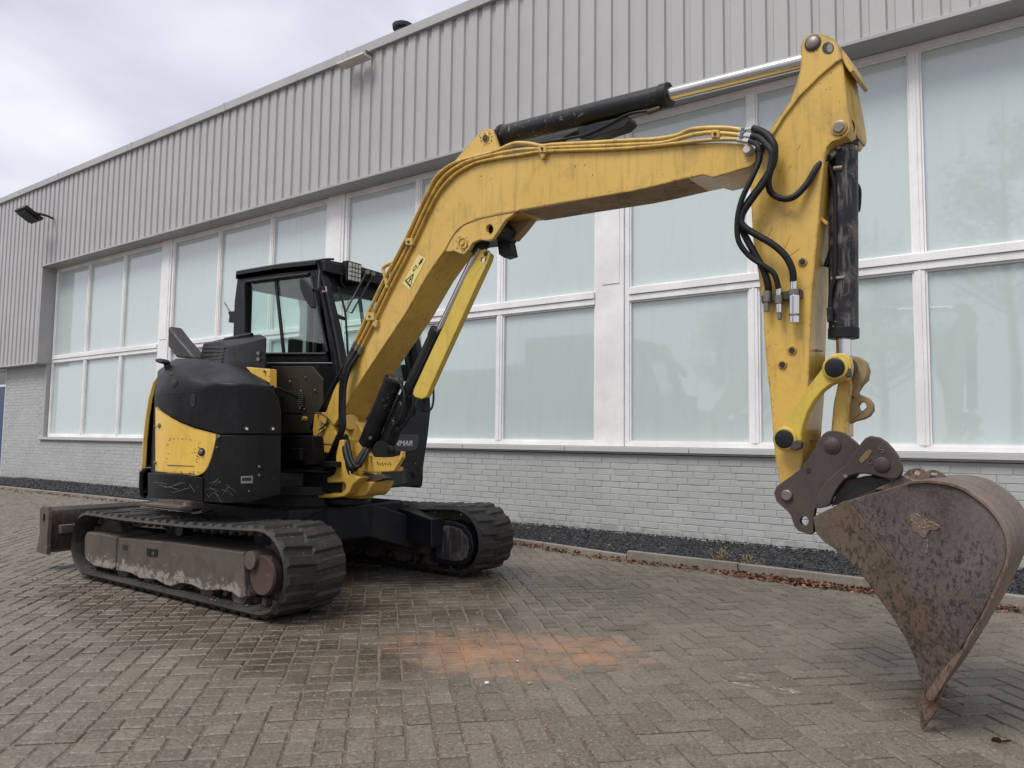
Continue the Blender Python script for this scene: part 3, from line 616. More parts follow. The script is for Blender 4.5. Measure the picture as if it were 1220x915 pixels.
def track(y0, y1):
    ri, ro = .232, .262
    def loop(dr):
        pts = hull_path(CF_, .247+dr, CRR, .222+dr, 20); o, T = resample(pts, 108)
        for p in o:
            if p.z > .4: p.z -= .018*math.sin(math.pi*min(1, max(0, (p.x+5.69)/2.01)))+random.uniform(-.002, .002)
        return o, T
    inn, T = loop(-.022); ou, T2 = loop(0); n = len(ou); mb = MB(); vs = []
    c = sum(ou, V())/n
    if (ou[0]-c).cross(ou[5]-c).y == 0: pass
    # align start of both loops by nearest point
    al = [min(inn, key=lambda q: (q-p).length) for p in ou]
    for p, q in zip(ou, al):
        vs += [V((p.x, y0+.012, p.z)), V((p.x, y1-.012, p.z)), V((p.x*.4+q.x*.6, y1, p.z*.4+q.z*.6)), V((q.x, y1-.02, q.z)), V((q.x, y0+.02, q.z)), V((p.x*.4+q.x*.6, y0, p.z*.4+q.z*.6))]
    fs = []
    for i in range(n):
        j = (i+1) % n
        for k in range(6): l = (k+1) % 6; fs.append((i*6+k, i*6+l, j*6+l, j*6+k))
    mb.add(vs, fs); tr = part('crawler_track', mb, RUB, EX, 0)
    # tread lugs: three mesh variants shared
    wd = (y1-y0)
    def lugmesh(sgn):
        mb = MB(); a, b = (.010, wd*.56) if sgn > 0 else (wd*.44, wd-.010)
        top = .015; sk = .020*sgn
        lo = [(-.036, a), (.036, a), (.036+sk*.8, b), (-.036+sk*.8, b)]; hi = [(-.023, a+.012), (.023, a+.012), (.023+sk*.8, b-.012), (-.023+sk*.8, b-.012)]
        mb.hexa([V((x, y, -.006)) for x, y in lo]+[V((x+random.uniform(-.003, .003), y, top+random.uniform(-.004, .003))) for x, y in hi])
        return mb.mesh('tread_lug', RUB, False)
    LM = {(s, k): lugmesh(s) for s in (1, -1) for k in range(3)}
    m2, _ = resample([(p.x, p.z) for p in ou], 54*4)
    for i in range(54):
        for s, o_ in ((1, 0), (-1, 2)):
            k = (i*4+o_) % len(m2); p = m2[k]; t = (m2[(k+2) % len(m2)]-m2[k-2]).normalized(); nrm = V((0, 1, 0)).cross(t)
            if nrm.dot(p-c) < 0: nrm = -nrm
            t = V((0, 1, 0)).cross(nrm)
            mw = M(((t.x, 0, nrm.x, p.x), (t.y, 1, nrm.y, y0), (t.z, 0, nrm.z, p.z), (0, 0, 0, 1)))
            put('tread_lug', LM[(s, i % 3)], tr, mw)
    dl = MB()
    k = 0
    for i in range(54):
        p = al[(i*2) % n]; q = ou[(i*2) % n]; nn_ = (p-q).normalized(); t = V((0, 1, 0)).cross(nn_).normalized(); yc = (y0+y1)/2
        for yy in (yc-.055, yc+.055):
            mm = M(((t.x, 0, nn_.x, p.x), (0, 1, 0, yy), (t.z, 0, nn_.z, p.z), (0, 0, 0, 1))); dl.box((-.022, -.018, -.004), (.022, .018, .04), mm)
    put('guide_lugs', dl.mesh('guide_lugs', MUD, False), tr, kind='stuff')
    md = MB()
    for _ in range(420):
        i = random.randrange(n); p = ou[i]; q = al[i]; nn_ = (p-q).normalized(); yy = random.uniform(y0+.03, y1-.03); cp_ = V((p.x, yy, p.z))+nn_*random.uniform(-.002, .004)
        if p.z > .1: chip(md, cp_, random.uniform(.004, .013), random.random())
    for _ in range(500):
        i = random.randrange(n); q = al[i]
        if q.z < .12: chip(md, V((q.x, random.uniform(y0+.02, y1-.02), q.z+.004)), random.uniform(.006, .016), random.random())
    put('mud_crumbs', md.mesh('mud_crumbs', leafm('mud_crumb', (.05, .038, .028), (.13, .10, .075)), False, attr=True), tr, kind='stuff')
    return tr
YN0, YN1, YR0, YR1 = 2.68, 3.13, 4.43, 4.87
for (y0, y1) in ((YN0, YN1), (YR0, YR1)):
    tr = track(y0, y1); ym = (y0+y1)/2; near_ = y0 < 3
    s = -1 if near_ else 1; yo = y0 if near_ else y1                       # outer side
    def yb_(a): return yo-s*a                                               # distance a inwards from the outer face
    for (cx_, cz_), r_ in ((CRR, .185),):
        part('idler_wheel', MB().lathe((cx_, ym-.05, cz_), (0, 1, 0), [(0, .03), (0, .13), (.01, r_), (.09, r_), (.1, .13), (.1, .03)]), MUD, EX, 0)
    sp = MB(); sp.lathe((CF_[0], ym-.03, CF_[1]), (0, 1, 0), [(0, .06), (0, .195), (.06, .195), (.06, .06)])
    for k in range(19):
        a = 2*math.pi*k/19; c_, s_ = math.cos(a), math.sin(a); sp.prism([V((CF_[0]+c_*.19-s_*.02, ym-.025, CF_[1]+s_*.19+c_*.02)), V((CF_[0]+c_*.225-s_*.008, ym-.025, CF_[1]+s_*.225+c_*.008)), V((CF_[0]+c_*.225+s_*.008, ym-.025, CF_[1]+s_*.225-c_*.008)), V((CF_[0]+c_*.19+s_*.02, ym-.025, CF_[1]+s_*.19-c_*.02))], (0, .05, 0))
    part('drive_sprocket', sp, MUD, EX, 0)
    part('sprocket_cover', MB().lathe((CF_[0]-.07, yb_(.14), CF_[1]-.035), (0, s, 0), [(0, .118), (.05, .118), (.062, .108), (.060, .098), (.064, .05), (.064, .02)], 36), RED, EX, .002)
    for k in range(5):
        xx = -5.32+k*.34
        part('track_roller', MB().lathe((xx, ym-.13, .105), (0, 1, 0), [(0, .05), (.0, .075), (.06, .075), (.07, .05), (.19, .05), (.20, .075), (.26, .075), (.26, .05)], 18), MUD, EX, .002)
    part('carrier_roller', MB().cyl((-4.62, ym-.14, .435), (-4.62, ym+.14, .435), .045), BLK2, EX, .003)
    # frame: outer box with scalloped skirt
    if near_:
        y_ = YN0+.055
        P_ = [onY(a, b, y_) for a, b in ((140, 641), (200, 646), (290, 658.5), (292, 712), (284, 712.5), (276, 706), (262, 703), (247, 704), (240, 703), (228, 697), (215, 695), (203, 699), (196, 697), (186, 691), (176, 690), (166, 689), (156, 683), (147, 681), (138, 680))]
        part('track_frame', MB().prism(P_, (0, .34, 0)), MUDF, EX, .008)
        P2 = [onY(a, b, y_-.012) for a, b in ((103, 633.5), (120, 635.5), (138.4, 640), (137, 676), (133, 679), (122, 677.5), (110, 674), (102, 667), (100, 660), (100, 640))]
        part('track_frame', MB().prism(P2, (0, .30, 0)), MUDF, EX, .014)
        a, b = onY(290, 659, y_), onY(290, 708, y_)
        part('motor_guard', MB().cyl(onY(297, 668, y_-.004), onY(297, 668, y_-.004)+V((0, .3, 0)), .055), MUD, EX, .006)
        part('grease_port', MB().prism([onY(px_, py_, y_-.001) for px_, py_ in ((175.5, 653), (188, 654.5), (187.5, 663), (175.5, 661.5))], (0, -.006, 0), [[onY(px_, py_, y_-.001) for px_, py_ in ((180, 655.5), (184.5, 656), (184.5, 661), (180, 660.5))]]), BLK2, EX, 0)
        part('port_hole', MB().box((onY(179, 0, y_).x, y_-.002, onY(180, 661, y_).z), (onY(185, 0, y_).x, y_+.001, onY(180, 655, y_).z)), INK, EX, 0)
    else:
        part('track_frame', MB().box((-5.3, YR0+.05, .13), (-3.90, YR1-.06, .485)), MUD, EX, .02)
        part('track_frame', MB().box((-5.55, YR0+.08, .15), (-5.302, YR1-.06, .40)), MUD, EX, .02)
        iy = YR0+.02
        Q = [(513, 619), (540, 621), (553, 626), (561, 637), (564, 652), (560, 668), (552, 674.5), (540, 674), (512, 669)]
        part('motor_guard', MB().prism([onY(px_, py_, iy) for px_, py_ in Q], (0, .10, 0)), NAVY, EX, .012)
        Q2 = [(519, 626), (538, 627), (548, 631), (556, 641), (558, 652), (555, 664), (549, 669), (540, 669), (519, 665)]
        part('motor_housing', MB().prism([onY(px_, py_, iy-.02) for px_, py_ in Q2], (0, .06, 0)), worn('muddy_motor', (.03, .028, .03), .55, dirt=(.26, .22, .18), dirt_amt=.95, chip=(.3, .27, .23), chip_amt=.9, streak=.9, scale=1.5), EX, .012)
# undercarriage X frame
part('center_frame', MB().box((-5.15, 3.25, .30), (-4.12, 4.36, .56)), NAVY, EX, .02)
part('slew_ring', MB().cyl((-4.62, 3.82, .55), (-4.62, 3.82, .66), .48, seg=48).cyl((-4.62, 3.82, .64), (-4.62, 3.82, .70), .54, seg=48), BLK2, EX, .004)
def leg(xc, yc, xo, yo):
    w0, w1 = .20, .11; d = V((xo-xc, yo-yc, 0)).normalized(); nn_ = V((-d.y, d.x, 0)); a, b = V((xc, yc, 0)), V((xo, yo, 0))
    part('frame_leg', MB().hexa([a-nn_*w0+UP*.30, b-nn_*w1+UP*.17, b+nn_*w1+UP*.17, a+nn_*w0+UP*.30, a-nn_*w0+UP*.555, b-nn_*w1+UP*.42, b+nn_*w1+UP*.42, a+nn_*w0+UP*.555]), NAVY, EX, .012)
leg(-4.3, 4.1, -4.1, 4.46); leg(-5.0, 4.15, -5.3, 4.46); leg(-4.3, 3.5, -4.1, 3.08); leg(-5.0, 3.5, -5.3, 3.08)
# the long navy arm seen between the tracks
P_ = [(385, 600), (448, 600), (480, 607), (514, 619), (514, 653), (487, 644), (462, 632), (440, 631), (418, 634), (395, 638)]
part('cross_beam', MB().prism([onY(a, b, 4.30) for a, b in P_], (0, .16, 0)), NAVY, EX, .008)
# dozer blade at the rear
BX = -6.30
bl_ = [(.10, .58), (.055, .56), (.02, .50), (.0, .42), (.005, .34), (.03, .27), (.075, .215), (.10, .20), (.105, .19), (.04, .185), (-.035, .23), (-.045, .30), (-.05, .40), (-.045, .5), (-.01, .575), (.05, .605), (.10, .60)]
MIR = [V((BX-.0-a, 0, .12+(b-.18)*.84)) for a, b in bl_]
def mirr(pts): return pts
part('blade', MB().prism([V((p.x, 2.70, p.z)) for p in MIR], (0, 2.24, 0)), worn('blade_paint', (.011, .010, .011), .45, dirt=(.12, .088, .064), dirt_amt=.75, chip=(.3, .25, .2), chip_amt=.8, streak=.6, scale=1.4), EX, .004)
for y in (2.665, 4.942):
    E_ = [V((BX-.125, y, .13)), V((BX+.055, y, .125)), V((BX+.05, y, .30)), V((BX+.055, y, .50)), V((BX+.03, y, .555)), V((BX-.05, y, .56)), V((BX-.10, y, .53)), V((BX-.085, y, .3))]
    hl = [V((BX+.012*math.cos(t)*1.6-.02, y, .45+.045*math.sin(t))) for t in [2*math.pi*k/12 for k in range(12)]]
    E_ = [V((q.x, q.y, .12+(q.z-.12)*.84)) for q in E_]; hl = [V((q.x, q.y, .12+(q.z-.12)*.84)) for q in hl]
    part('blade_end_plate', MB().prism(E_, (0, .03, 0), [hl]), MUD, EX, .003)
part('blade_edge', MB().box((BX-.14, 2.70, .115), (BX-.095, 4.94, .20)), MUD, EX, .003)
part('blade_backbeam', MB().box((BX+.04, 2.74, .28), (BX+.10, 4.90, .345)), MUD, EX, .006)
for y in (3.42, 4.14):
    a, b = V((BX+.06, y, .36)), V((-5.1, y, .38)); part('blade_arm', MB().hexa([a+V((0, -.05, -.09)), b+V((0, -.05, -.07)), b+V((0, .05, -.07)), a+V((0, .05, -.09)), a+V((0, -.05, .09)), b+V((0, -.05, .07)), b+V((0, .05, .07)), a+V((0, .05, .09))]), MUD, EX, .008)
part('blade_deck', MB().box((BX+.1, 3.37, .455), (-5.45, 4.19, .475)), MUD, EX, .003)
for y in (3.5, 3.78, 4.05): part('deck_rib', MB().box((BX+.12, y, .475), (-5.5, y+.02, .51)), MUD, EX, .002)
part('blade_cylinder', MB().cyl((-5.2, 3.78, .40), (-5.9, 3.78, .50), .06).cyl((-5.9, 3.78, .50), (BX+.05, 3.78, .45), .03), BLK2, EX, .004)

# ---------------------------------------------------------------- upper body
HC = V((-4.62, 3.82, 0)); HR = 1.16
KP = [HC+V((math.cos(R(a)), math.sin(R(a)), 0))*HR for a in range(80, 289, 4)]
KP += [V(p) for p in ((-4.215, 2.728, 0), (-4.165, 2.742, 0), (-4.12, 2.765, 0), (-4.08, 2.80, 0), (-4.05, 2.85, 0), (-4.025, 2.92, 0), (-4.005, 3.0, 0), (-3.985, 3.1, 0), (-3.975, 3.25, 0), (-3.97, 3.45, 0))]
def curve(s=1, dz=0): return [HC+(p-HC)*s for p in KP]
def hit(px_, py_, K):
    d = ray(px_, py_); best = None; dd = V((d.x, d.y))
    for a, b in zip(K, K[1:]):
        e_ = V((b.x-a.x, b.y-a.y)); den = dd.x*(-e_.y)+dd.y*e_.x
        if abs(den) < 1e-12: continue
        # CAM + k*dd = a + t*e
        k = (a.x*(-e_.y)+a.y*e_.x)/den; t = (dd.x*a.y-dd.y*a.x)/den
        t = ((dd.x*k-a.x)*e_.x+(dd.y*k-a.y)*e_.y)/(e_.x**2+e_.y**2)
        if -.001 <= t <= 1.001 and k > 0 and (best is None or k < best): best = k
    if best is None:
        return None
    return CAM+d*best
def skin(name, mat, xs, top, bot, off=0, th=.02, rows=6, bulge=None, bev=.004):
    K = [HC+(p-HC)*((p-HC).length+off)/(p-HC).length for p in KP]; G_ = []
    cols = []
    n = max(3, int((xs[1]-xs[0])/3.0))
    for i in range(n+1):
        x = xs[0]+(xs[1]-xs[0])*i/n; yt, yb = lerpc(top, x), lerpc(bot, x); col = []
        for r in range(rows+1):
            q = hit(x, yt+(yb-yt)*r/rows, K)
            if q is None: break
            col.append(q)
        if len(col) == rows+1: cols.append(col)
    def inn(p):
        d = V((HC.x-p.x, HC.y-p.y, 0)).normalized(); return p+d*th
    return part(name, MB().grid(cols, inn), mat, EX, bev)
def askin(name, mat, a0, a1, z0, z1, r0, r1=None, th=.03, bev=.006, prof=None):
    r1 = r1 or r0; rows = []
    for i in range(int((a1-a0)/3)+1):
        a = R(a0+(a1-a0)*i/int((a1-a0)/3)); d = V((math.cos(a), math.sin(a), 0)); row = []
        P_ = prof or [(z0, r0), (z1, r1)]
        for z, r_ in P_: row.append(HC+d*r_+UP*z)
        rows.append(row)
    def inn(p): d = V((HC.x-p.x, HC.y-p.y, 0)).normalized(); return p+d*th
    return part(name, MB().grid(rows, inn), mat, EX, bev)
# core
core = [HC+(p-HC)*.955 for p in KP if not (p.x > -4.2 and p.y > 3.0)]+[V((-4.12, 3.06, 0)), V((-5.06, 3.80, 0)), V((-5.1, 4.7, 0))]
part('body_core', MB().prism([p+UP*.66 for p in core], UP*.72), BLK2, EX, .01)
part('floor_frame', MB().prism([V((-5.3, 3.15, .665)), V((-4.45, 3.2, .665)), V((-4.3, 3.5, .665)), V((-4.0, 3.6, .665)), V((-4.0, 4.0, .665)), V((-4.45, 4.8, .665)), V((-5.2, 4.8, .665))], UP*.13), BLK2, EX, .01)
askin('counterweight_bumper', BLK, 84, 246, .615, .80, 1.175, prof=[(.612, 1.15), (.63, 1.17), (.70, 1.178), (.79, 1.178), (.806, 1.165)])
askin('rear_panel', YELB, 100, 244.5, .81, 1.5, 1.165, prof=[(.812, 1.166), (1.0, 1.165), (1.15, 1.158), (1.3, 1.145), (1.42, 1.12), (1.50, 1.07), (1.535, 1.03)])
skin('counterweight_bumper', BLK, (176, 241), [(168, 563), (200, 564.5), (241, 569)], [(168, 593), (240, 597)], .016)
skin('side_panel', YELB, (185, 257.5), [(185, 485), (190, 489), (203, 497.5), (215, 504), (230, 510), (245, 514), (257, 517)], [(185, 561.5), (232, 567), (238, 566), (244, 562), (249.5, 553), (254, 538), (257.5, 522)], .004, rows=8)
skin('lower_panel', BLK, (241, 334), [(241, 568), (247, 560), (252, 549), (256, 532), (258.5, 518.5), (334, 518.5)], [(241, 598), (275, 599.5), (300, 598), (334, 589)], .006)
skin('hood_side', BLK, (186, 334), [(186, 468), (240, 465.7), (248, 460), (258, 458), (300, 459.5), (316, 462), (325, 466), (331, 474), (334, 490)], [(186, 483), (190, 487), (203, 495.5), (215, 502), (230, 508), (245, 512), (257, 515.5), (259, 516.6), (334, 517)], .008, rows=8)
# hood lid, lofted
def lidrow(s, pts, n=30):
    K = [HC+(p-HC)*s for p in KP]; o = []
    for i in range(n+1):
        x = pts[0][0]+(pts[-1][0]-pts[0][0])*i/n; q = hit(x, lerpc(pts, x), K)
        if q is None:
            d = ray(x, lerpc(pts, x)); t = V((d.x, d.y)).normalized(); k_ = min(K, key=lambda p: V((p.x, p.y)).normalized().cross(t) if V((p.x, p.y)).normalized().cross(t) > 0 else 9)
            q = CAM+d*(V((k_.x, k_.y)).length/V((d.x, d.y)).length); q = V((k_.x, k_.y, q.z))
        o.append(q)
    return o
LR = [(1.006, [(186, 466.5), (200, 466), (220, 465.3), (240, 464.2), (250, 459), (258, 457), (280, 458.5), (300, 459), (321, 461.5)]),
      (1.0, [(186.5, 458), (200, 456), (225, 456), (245, 457), (258, 455), (280, 456.5), (300, 457.5), (320.5, 460)]),
      (.975, [(187, 449), (199, 443), (214, 443), (232, 449), (250, 453.5), (262, 453), (285, 455), (303, 456.5), (320, 459.2)]),
      (.94, [(188, 442), (200, 436), (212, 436), (230, 442), (248, 449), (262, 450.5), (280, 452), (300, 455), (319.5, 458.5)]),
      (.90, [(190, 437), (204, 430.5), (215, 430.5), (230, 435), (248, 443), (262, 446), (280, 448), (298, 452), (318.5, 457.5)]),
      (.84, [(192, 433.5), (207, 427), (220, 428), (236, 431), (252, 437), (266, 441), (281, 443.5), (296, 447.5), (317, 456)]),
      (.76, [(196, 431), (210, 426.2), (228, 427), (246, 428.5), (260, 431), (274, 434.5), (286, 439), (298, 445), (315, 454)])]
rows = [lidrow(s, p) for s, p in LR]
rows = [r for r in rows if all(q is not None for q in r)]
last = rows[-1]; rows.append([q+V((-.10, .10, .008)) for q in last]); rows.append([q+V((-.28, .30, -.01)) for q in last]); rows.append([q+V((-.42, .62, -.06)) for q in last])
part('hood_lid', MB().grid(rows, lambda p: p-UP*.02), BLK, EX, .003, ang=50)
# details on the body
def knob(px_, py_, r, mat, nm, off=.0, dep=.012, K=None):
    p = hit(px_, py_, KP) if K is None else hit(px_, py_, K); d = V((p.x-HC.x, p.y-HC.y, 0)).normalized()
    if px_ > 272: d = V((.94, -.34, 0)).normalized()
    part(nm, MB().lathe(p+d*off, d, [(0, r), (dep*.6, r), (dep, r*.7)], 14), mat, EX, 0)
for q in ((293, 511), (324, 511)): knob(*q, .018, INK, 'bolt_recess', .009, .004); knob(*q, .011, CHR, 'bolt', .012, .012)
for q in ((262, 520, .012), (260, 533, .007), (308, 556, .009), (308, 566, .008), (296, 585, .006), (183, 551, .009), (183.5, 508, .006)): knob(q[0] if q[0] > 184 else 187, q[1], q[2], STL, 'bolt', .008)
knob(241, 538.5, .026, INK, 'lock_recess', .004, .005); knob(241.3, 538.5, .015, STL, 'lock', .008, .014)
knob(191, 507, .016, STL, 'lock', .006, .008)
skin('hood_slot', INK, (227, 232.5), [(227, 470), (229.5, 468), (232.5, 470)], [(227, 483), (229.5, 486), (232.5, 483)], .012, .008, 3, bev=0)
skin('data_plate', GREY, (287, 301), [(287, 567.5), (301, 566.8)], [(287, 576), (301, 575.6)], .010, .006, 2, bev=0)
skin('data_plate_text', INK, (288.3, 299.5), [(288, 569.2), (300, 568.7)], [(288, 573.2), (300, 572.8)], .0112, .004, 2, bev=0)
knob(208, 457.5, .030, INK, 'filler_recess', -.004, .012)
knob(200, 447, .022, INK, 'filler_recess', -.03, .012)
# wear marks on the yellow side
for q in ((199, 231, 553.6, 555, 1.2), (198, 232, 563, 564.5, 1.4)):
    skin('scrape', worn('scrape_mark', (.10, .07, .045), .6), (q[0], q[1]), [(q[0], q[2]), (q[1], q[3])], [(q[0], q[2]+q[4]), (q[1], q[3]+q[4]*.6)], .0062, .003, 1, bev=0)
KB = [HC+(p-HC)*((p-HC).length+.0185)/(p-HC).length for p in KP]; scm = plain('scratch_grey', (.13, .125, .115), .7); gm = MB()
for (a, b, c_, d_) in ((196, 581, 221, 575), (203, 580, 217, 574), (190, 578, 212, 583), (226, 577, 232, 586), (205, 587, 226, 581), (183, 574, 199, 577)):
    P_ = [hit(a+(c_-a)*t, b+(d_-b)*t+random.uniform(-.4, .4), KB) for t in (0, .25, .5, .75, 1)]; P_ = [q for q in P_ if q]; gm.tube(P_, .0014, 5, 2)
KB = [HC+(p-HC)*((p-HC).length+.0075)/(p-HC).length for p in KP]
for _ in range(16):
    a, b = random.uniform(245, 272), random.uniform(572, 592); l = random.uniform(3, 12); t0 = random.uniform(-1.5, 1.5)
    P_ = [hit(a+l*t, b+l*t0*t, KB) for t in (0, .5, 1)]; P_ = [q for q in P_ if q and q.z > .63]
    if len(P_) > 1: gm.tube(P_, .0010, 5, 2)
part('scratches', gm, scm, EX, 0)
gm = MB(); KY = [HC+(p-HC)*((p-HC).length+.0055)/(p-HC).length for p in KP]
for x, y in [(200+random.random()*30, 523+random.gauss(0, 1)) for _ in range(12)]+[(199+random.gauss(0, .8), random.uniform(520, 552)) for _ in range(6)]+[(236+random.gauss(0, 2.5), 539+random.gauss(0, 5)) for _ in range(26)]+[(random.uniform(190, 240), random.uniform(561.5, 564.5)) for _ in range(30)]:
    P_ = [hit(x+dx, y+dy, KY) for dx, dy in ((-random.uniform(.3, 1), 0), (0, -random.uniform(.2, .6)), (random.uniform(.4, 1.6), 0), (0, random.uniform(.3, .8)))]
    if all(P_): gm.add(P_, [(0, 1, 2, 3)])
put('paint_chips', gm.mesh('paint_chips', plain('chip_brown', (.05, .035, .025), .7), False), EX, kind='stuff')
# fuel cover triangle
part('tank_cover', MB().prism([onY(a, b, 3.22) for a, b in ((292, 437), (321.5, 439.5), (321.5, 462), (314, 458), (303, 449))], (0, .06, 0)), YELB, EX, .006)
part('bolt', MB().cyl(onY(315, 442.5, 3.215), onY(315, 442.5, 3.205), .008), INK, EX, 0)
# air cleaner box behind the hood
zt = 1.80
bx = [onZ(a, b, zt) for a, b in ((240, 409), (261.5, 406.8), (273.5, 412.5), (317.8, 402))]
BY = bx[3].y
def zp(p, z): return V((p.x, p.y, z))
f0, f1, f2_, f3 = onY(273.5, 412.5, 3.30), onY(317.8, 401.5, 3.30), onY(317, 436, 3.30), onY(273.5, 432, 3.30)
g0, g1, g2 = onY(262, 406.5, 3.42), onY(241, 409, 3.55), onY(234, 428, 3.55)
zb = 1.52
A_ = [V((g2.x, 3.55, zb)), V((f0.x, 3.30, zb)), V((f1.x, 3.30, zb)), V((onY(316.5, 430, 3.8).x, 3.80, zb)), V((onY(241, 428, 3.8).x, 3.80, zb)),
      V((g1.x, 3.56, g1.z)), V((g0.x, 3.42, g0.z)), V((f0.x, 3.30, f0.z)), V((f1.x, 3.30, f1.z)), V((onY(311, 399, 3.8).x, 3.80, onY(311, 398, 3.8).z)), V((onY(262, 404, 3.8).x, 3.80, onY(262, 404.3, 3.8).z))]
mb = MB().add(A_, [(0, 1, 2, 3, 4), (1, 7, 8, 2), (2, 8, 9, 3), (3, 9, 10, 4), (4, 10, 5, 0), (0, 5, 6), (0, 6, 7, 1), (5, 10, 9, 8, 7, 6)])
part('air_cleaner_box', mb, BLK, EX, .012)
gm = MB()
n_ = (A_[7]-A_[0]).cross(A_[6]-A_[0]).normalized(); n_ = n_ if n_.y < 0 else -n_
a0_, a1_, a2_, a3_ = A_[0].lerp(A_[1], .12)+UP*.03, A_[0].lerp(A_[1], .8)+UP*.03, A_[6].lerp(A_[7], .65)-UP*.02, A_[5].lerp(A_[6], .15)-UP*.02
for k in range(7):
    p, q = a0_.lerp(a3_, (k+.5)/7), a1_.lerp(a2_, (k+.5)/7); gm.tube([p+n_*.006, q+n_*.006], .007, 6, smooth=False)
part('grille', gm, BLK2, EX, 0)
for a, b in ((307.5, 421), (307.5, 428)): part('clip', MB().cyl(onY(a, b, 3.30), onY(a, b, 3.285), .012), GREY, EX, .002)
part('box_lid_rail', MB().tube([onY(268, 405.2, 3.6), onY(300, 399, 3.6)], .02, 6, smooth=False), BLK, EX, 0)
# exhaust tail: slanted oval pipe cut off steeply
ex0, ex1 = onY(222, 428, 3.55), onY(203, 398, 3.55)
E_ = [onY(a, b, 3.50) for a, b in ((200, 388), (212, 404), (222, 415), (231, 427), (209.5, 426), (199.5, 413))]
part('exhaust_tail', MB().prism(E_, (.02, .12, 0)), worn('exhaust_black', (.022, .022, .024), .5), EX, .02, seg=3)
p = hit(194, 430.5, [HC+(q-HC)*.97 for q in KP]) or onY(194, 430.5, 2.95)
bm = bmesh.new(); bmesh.ops.create_uvsphere(bm, u_segments=20, v_segments=12, radius=1)
mb = MB(); mb.add([V((v.co.x*.055, v.co.y*.045, v.co.z*.017-v.co.x*.012))+p for v in bm.verts], [tuple(v.index for v in f.verts) for f in bm.faces]); bm.free()
part('beacon_cap', mb, BLK, EX, 0); part('cap_stem', MB().cyl(p+V((.04, .02, -.06)), p+V((.02, .01, 0)), .02), BLK2, EX, 0)

part('step_frame', MB().prism([onY(a, b, 3.42) for a, b in ((331, 519), (372, 519), (374, 549), (372, 554), (331, 560))], (0, .10, 0)), BLK2, EX, .006)
part('step_frame', MB().prism([onY(a, b, 3.50) for a, b in ((345, 550), (400, 550), (400, 557), (345, 557))], (0, .10, 0)), BLK2, EX, .006)
part('valve_cover', MB().prism([onY(a, b, 3.38) for a, b in ((343, 534), (358, 534), (358, 549), (343, 549))], (0, .05, 0)), BLK2, EX, .008)
# ---------------------------------------------------------------- cab
cyn, cyf = 3.93, 4.93
CABM = worn('cab_black_paint', (.006, .0065, .0085), .36, spec=.28, dirt=(.07, .065, .06), dirt_amt=.2, chip=(.2, .2, .2), chip_amt=.2, streak=.12, fade=(.009, .0095, .0125))
def side(y, th):
    o = [onY(a, b, cyn) for a, b in ((283.5, 323.5), (330, 316.5), (374, 311), (378, 312.5), (385, 332), (398, 385), (408, 438), (410, 470), (398, 545), (350, 548), (279, 548), (277.5, 400), (279, 360))]
    hl = [onY(a, b, cyn) for a, b in ((293.5, 335), (365, 325.5), (369, 326), (373, 332), (390.5, 418), (389, 422), (295, 421.5), (291, 419), (290.5, 344))]
    dy = V((0, y-cyn, 0)); hs = [[p+dy for p in hl]]
    if y > 4.5: hs.append([V((a_, y, b_)) for a_, b_ in ((-5.35, 1.14), (-4.62, 1.14), (-4.55, 1.22), (-4.55, 1.50), (-4.62, 1.56), (-5.35, 1.56))])
    return MB().prism([p+dy for p in o], (0, th, 0), hs)
part('cab_side', side(cyn, .07), CABM, EX, .008); part('cab_side', side(cyf-.07, .07), CABM, EX, .008)
def pane(name, pts, vec, mat=CGL): return part(name, MB().prism(pts, vec), mat, EX, 0, False)
gl = [onY(a, b, cyn) for a, b in ((293.5, 335), (365, 325.5), (369, 326), (373, 332), (390.5, 418), (389, 422), (295, 421.5), (291, 419), (290.5, 344))]
for y in (cyn+.03, cyf-.04): pane('window_pane', [V((p.x, y, p.z)) for p in gl], (0, .005, 0))
for dy in (0, 1.0-.04):
    a, b = onY(325.5, 328, cyn), onY(335.8, 423, cyn)
    part('window_divider', MB().prism([V((p.x+d_, cyn+.018+dy, p.z)) for p, d_ in ((a, -.018), (a, .014), (b, .014), (b, -.018))], (0, .012 if dy == 0 else .02, 0)), BLK2, EX, 0)
for (a, b, c_, d_) in ((291, 339, 291, 419), (294, 335.5, 368, 326), (371, 329, 390, 419), (294, 421.5, 389, 421.5)):
    part('window_seal', MB().tube([onY(a, b, cyn-.002), onY(c_, d_, cyn-.002)], .011, 8, smooth=False), INK, EX, 0)
# pillar ribs beside the door window and bottom seam
part('pillar_rib', MB().tube([onY(377, 322, cyn-.004), onY(387, 360, cyn-.004), onY(401, 430, cyn-.004), onY(403, 470, cyn-.004)], .012, 8), CABM, EX, 0)
part('pillar_rib', MB().tube([onY(381.5, 322, cyn-.0), onY(392, 362, cyn-.0), onY(405.5, 432, cyn-.0), onY(407, 470, cyn-.0)], .010, 8), INK, EX, 0)
part('door_seam', MB().tube([onY(318, 432.5, cyn-.001), onY(396, 432.5, cyn-.001)], .0045, 6, smooth=False), GREY, EX, 0)
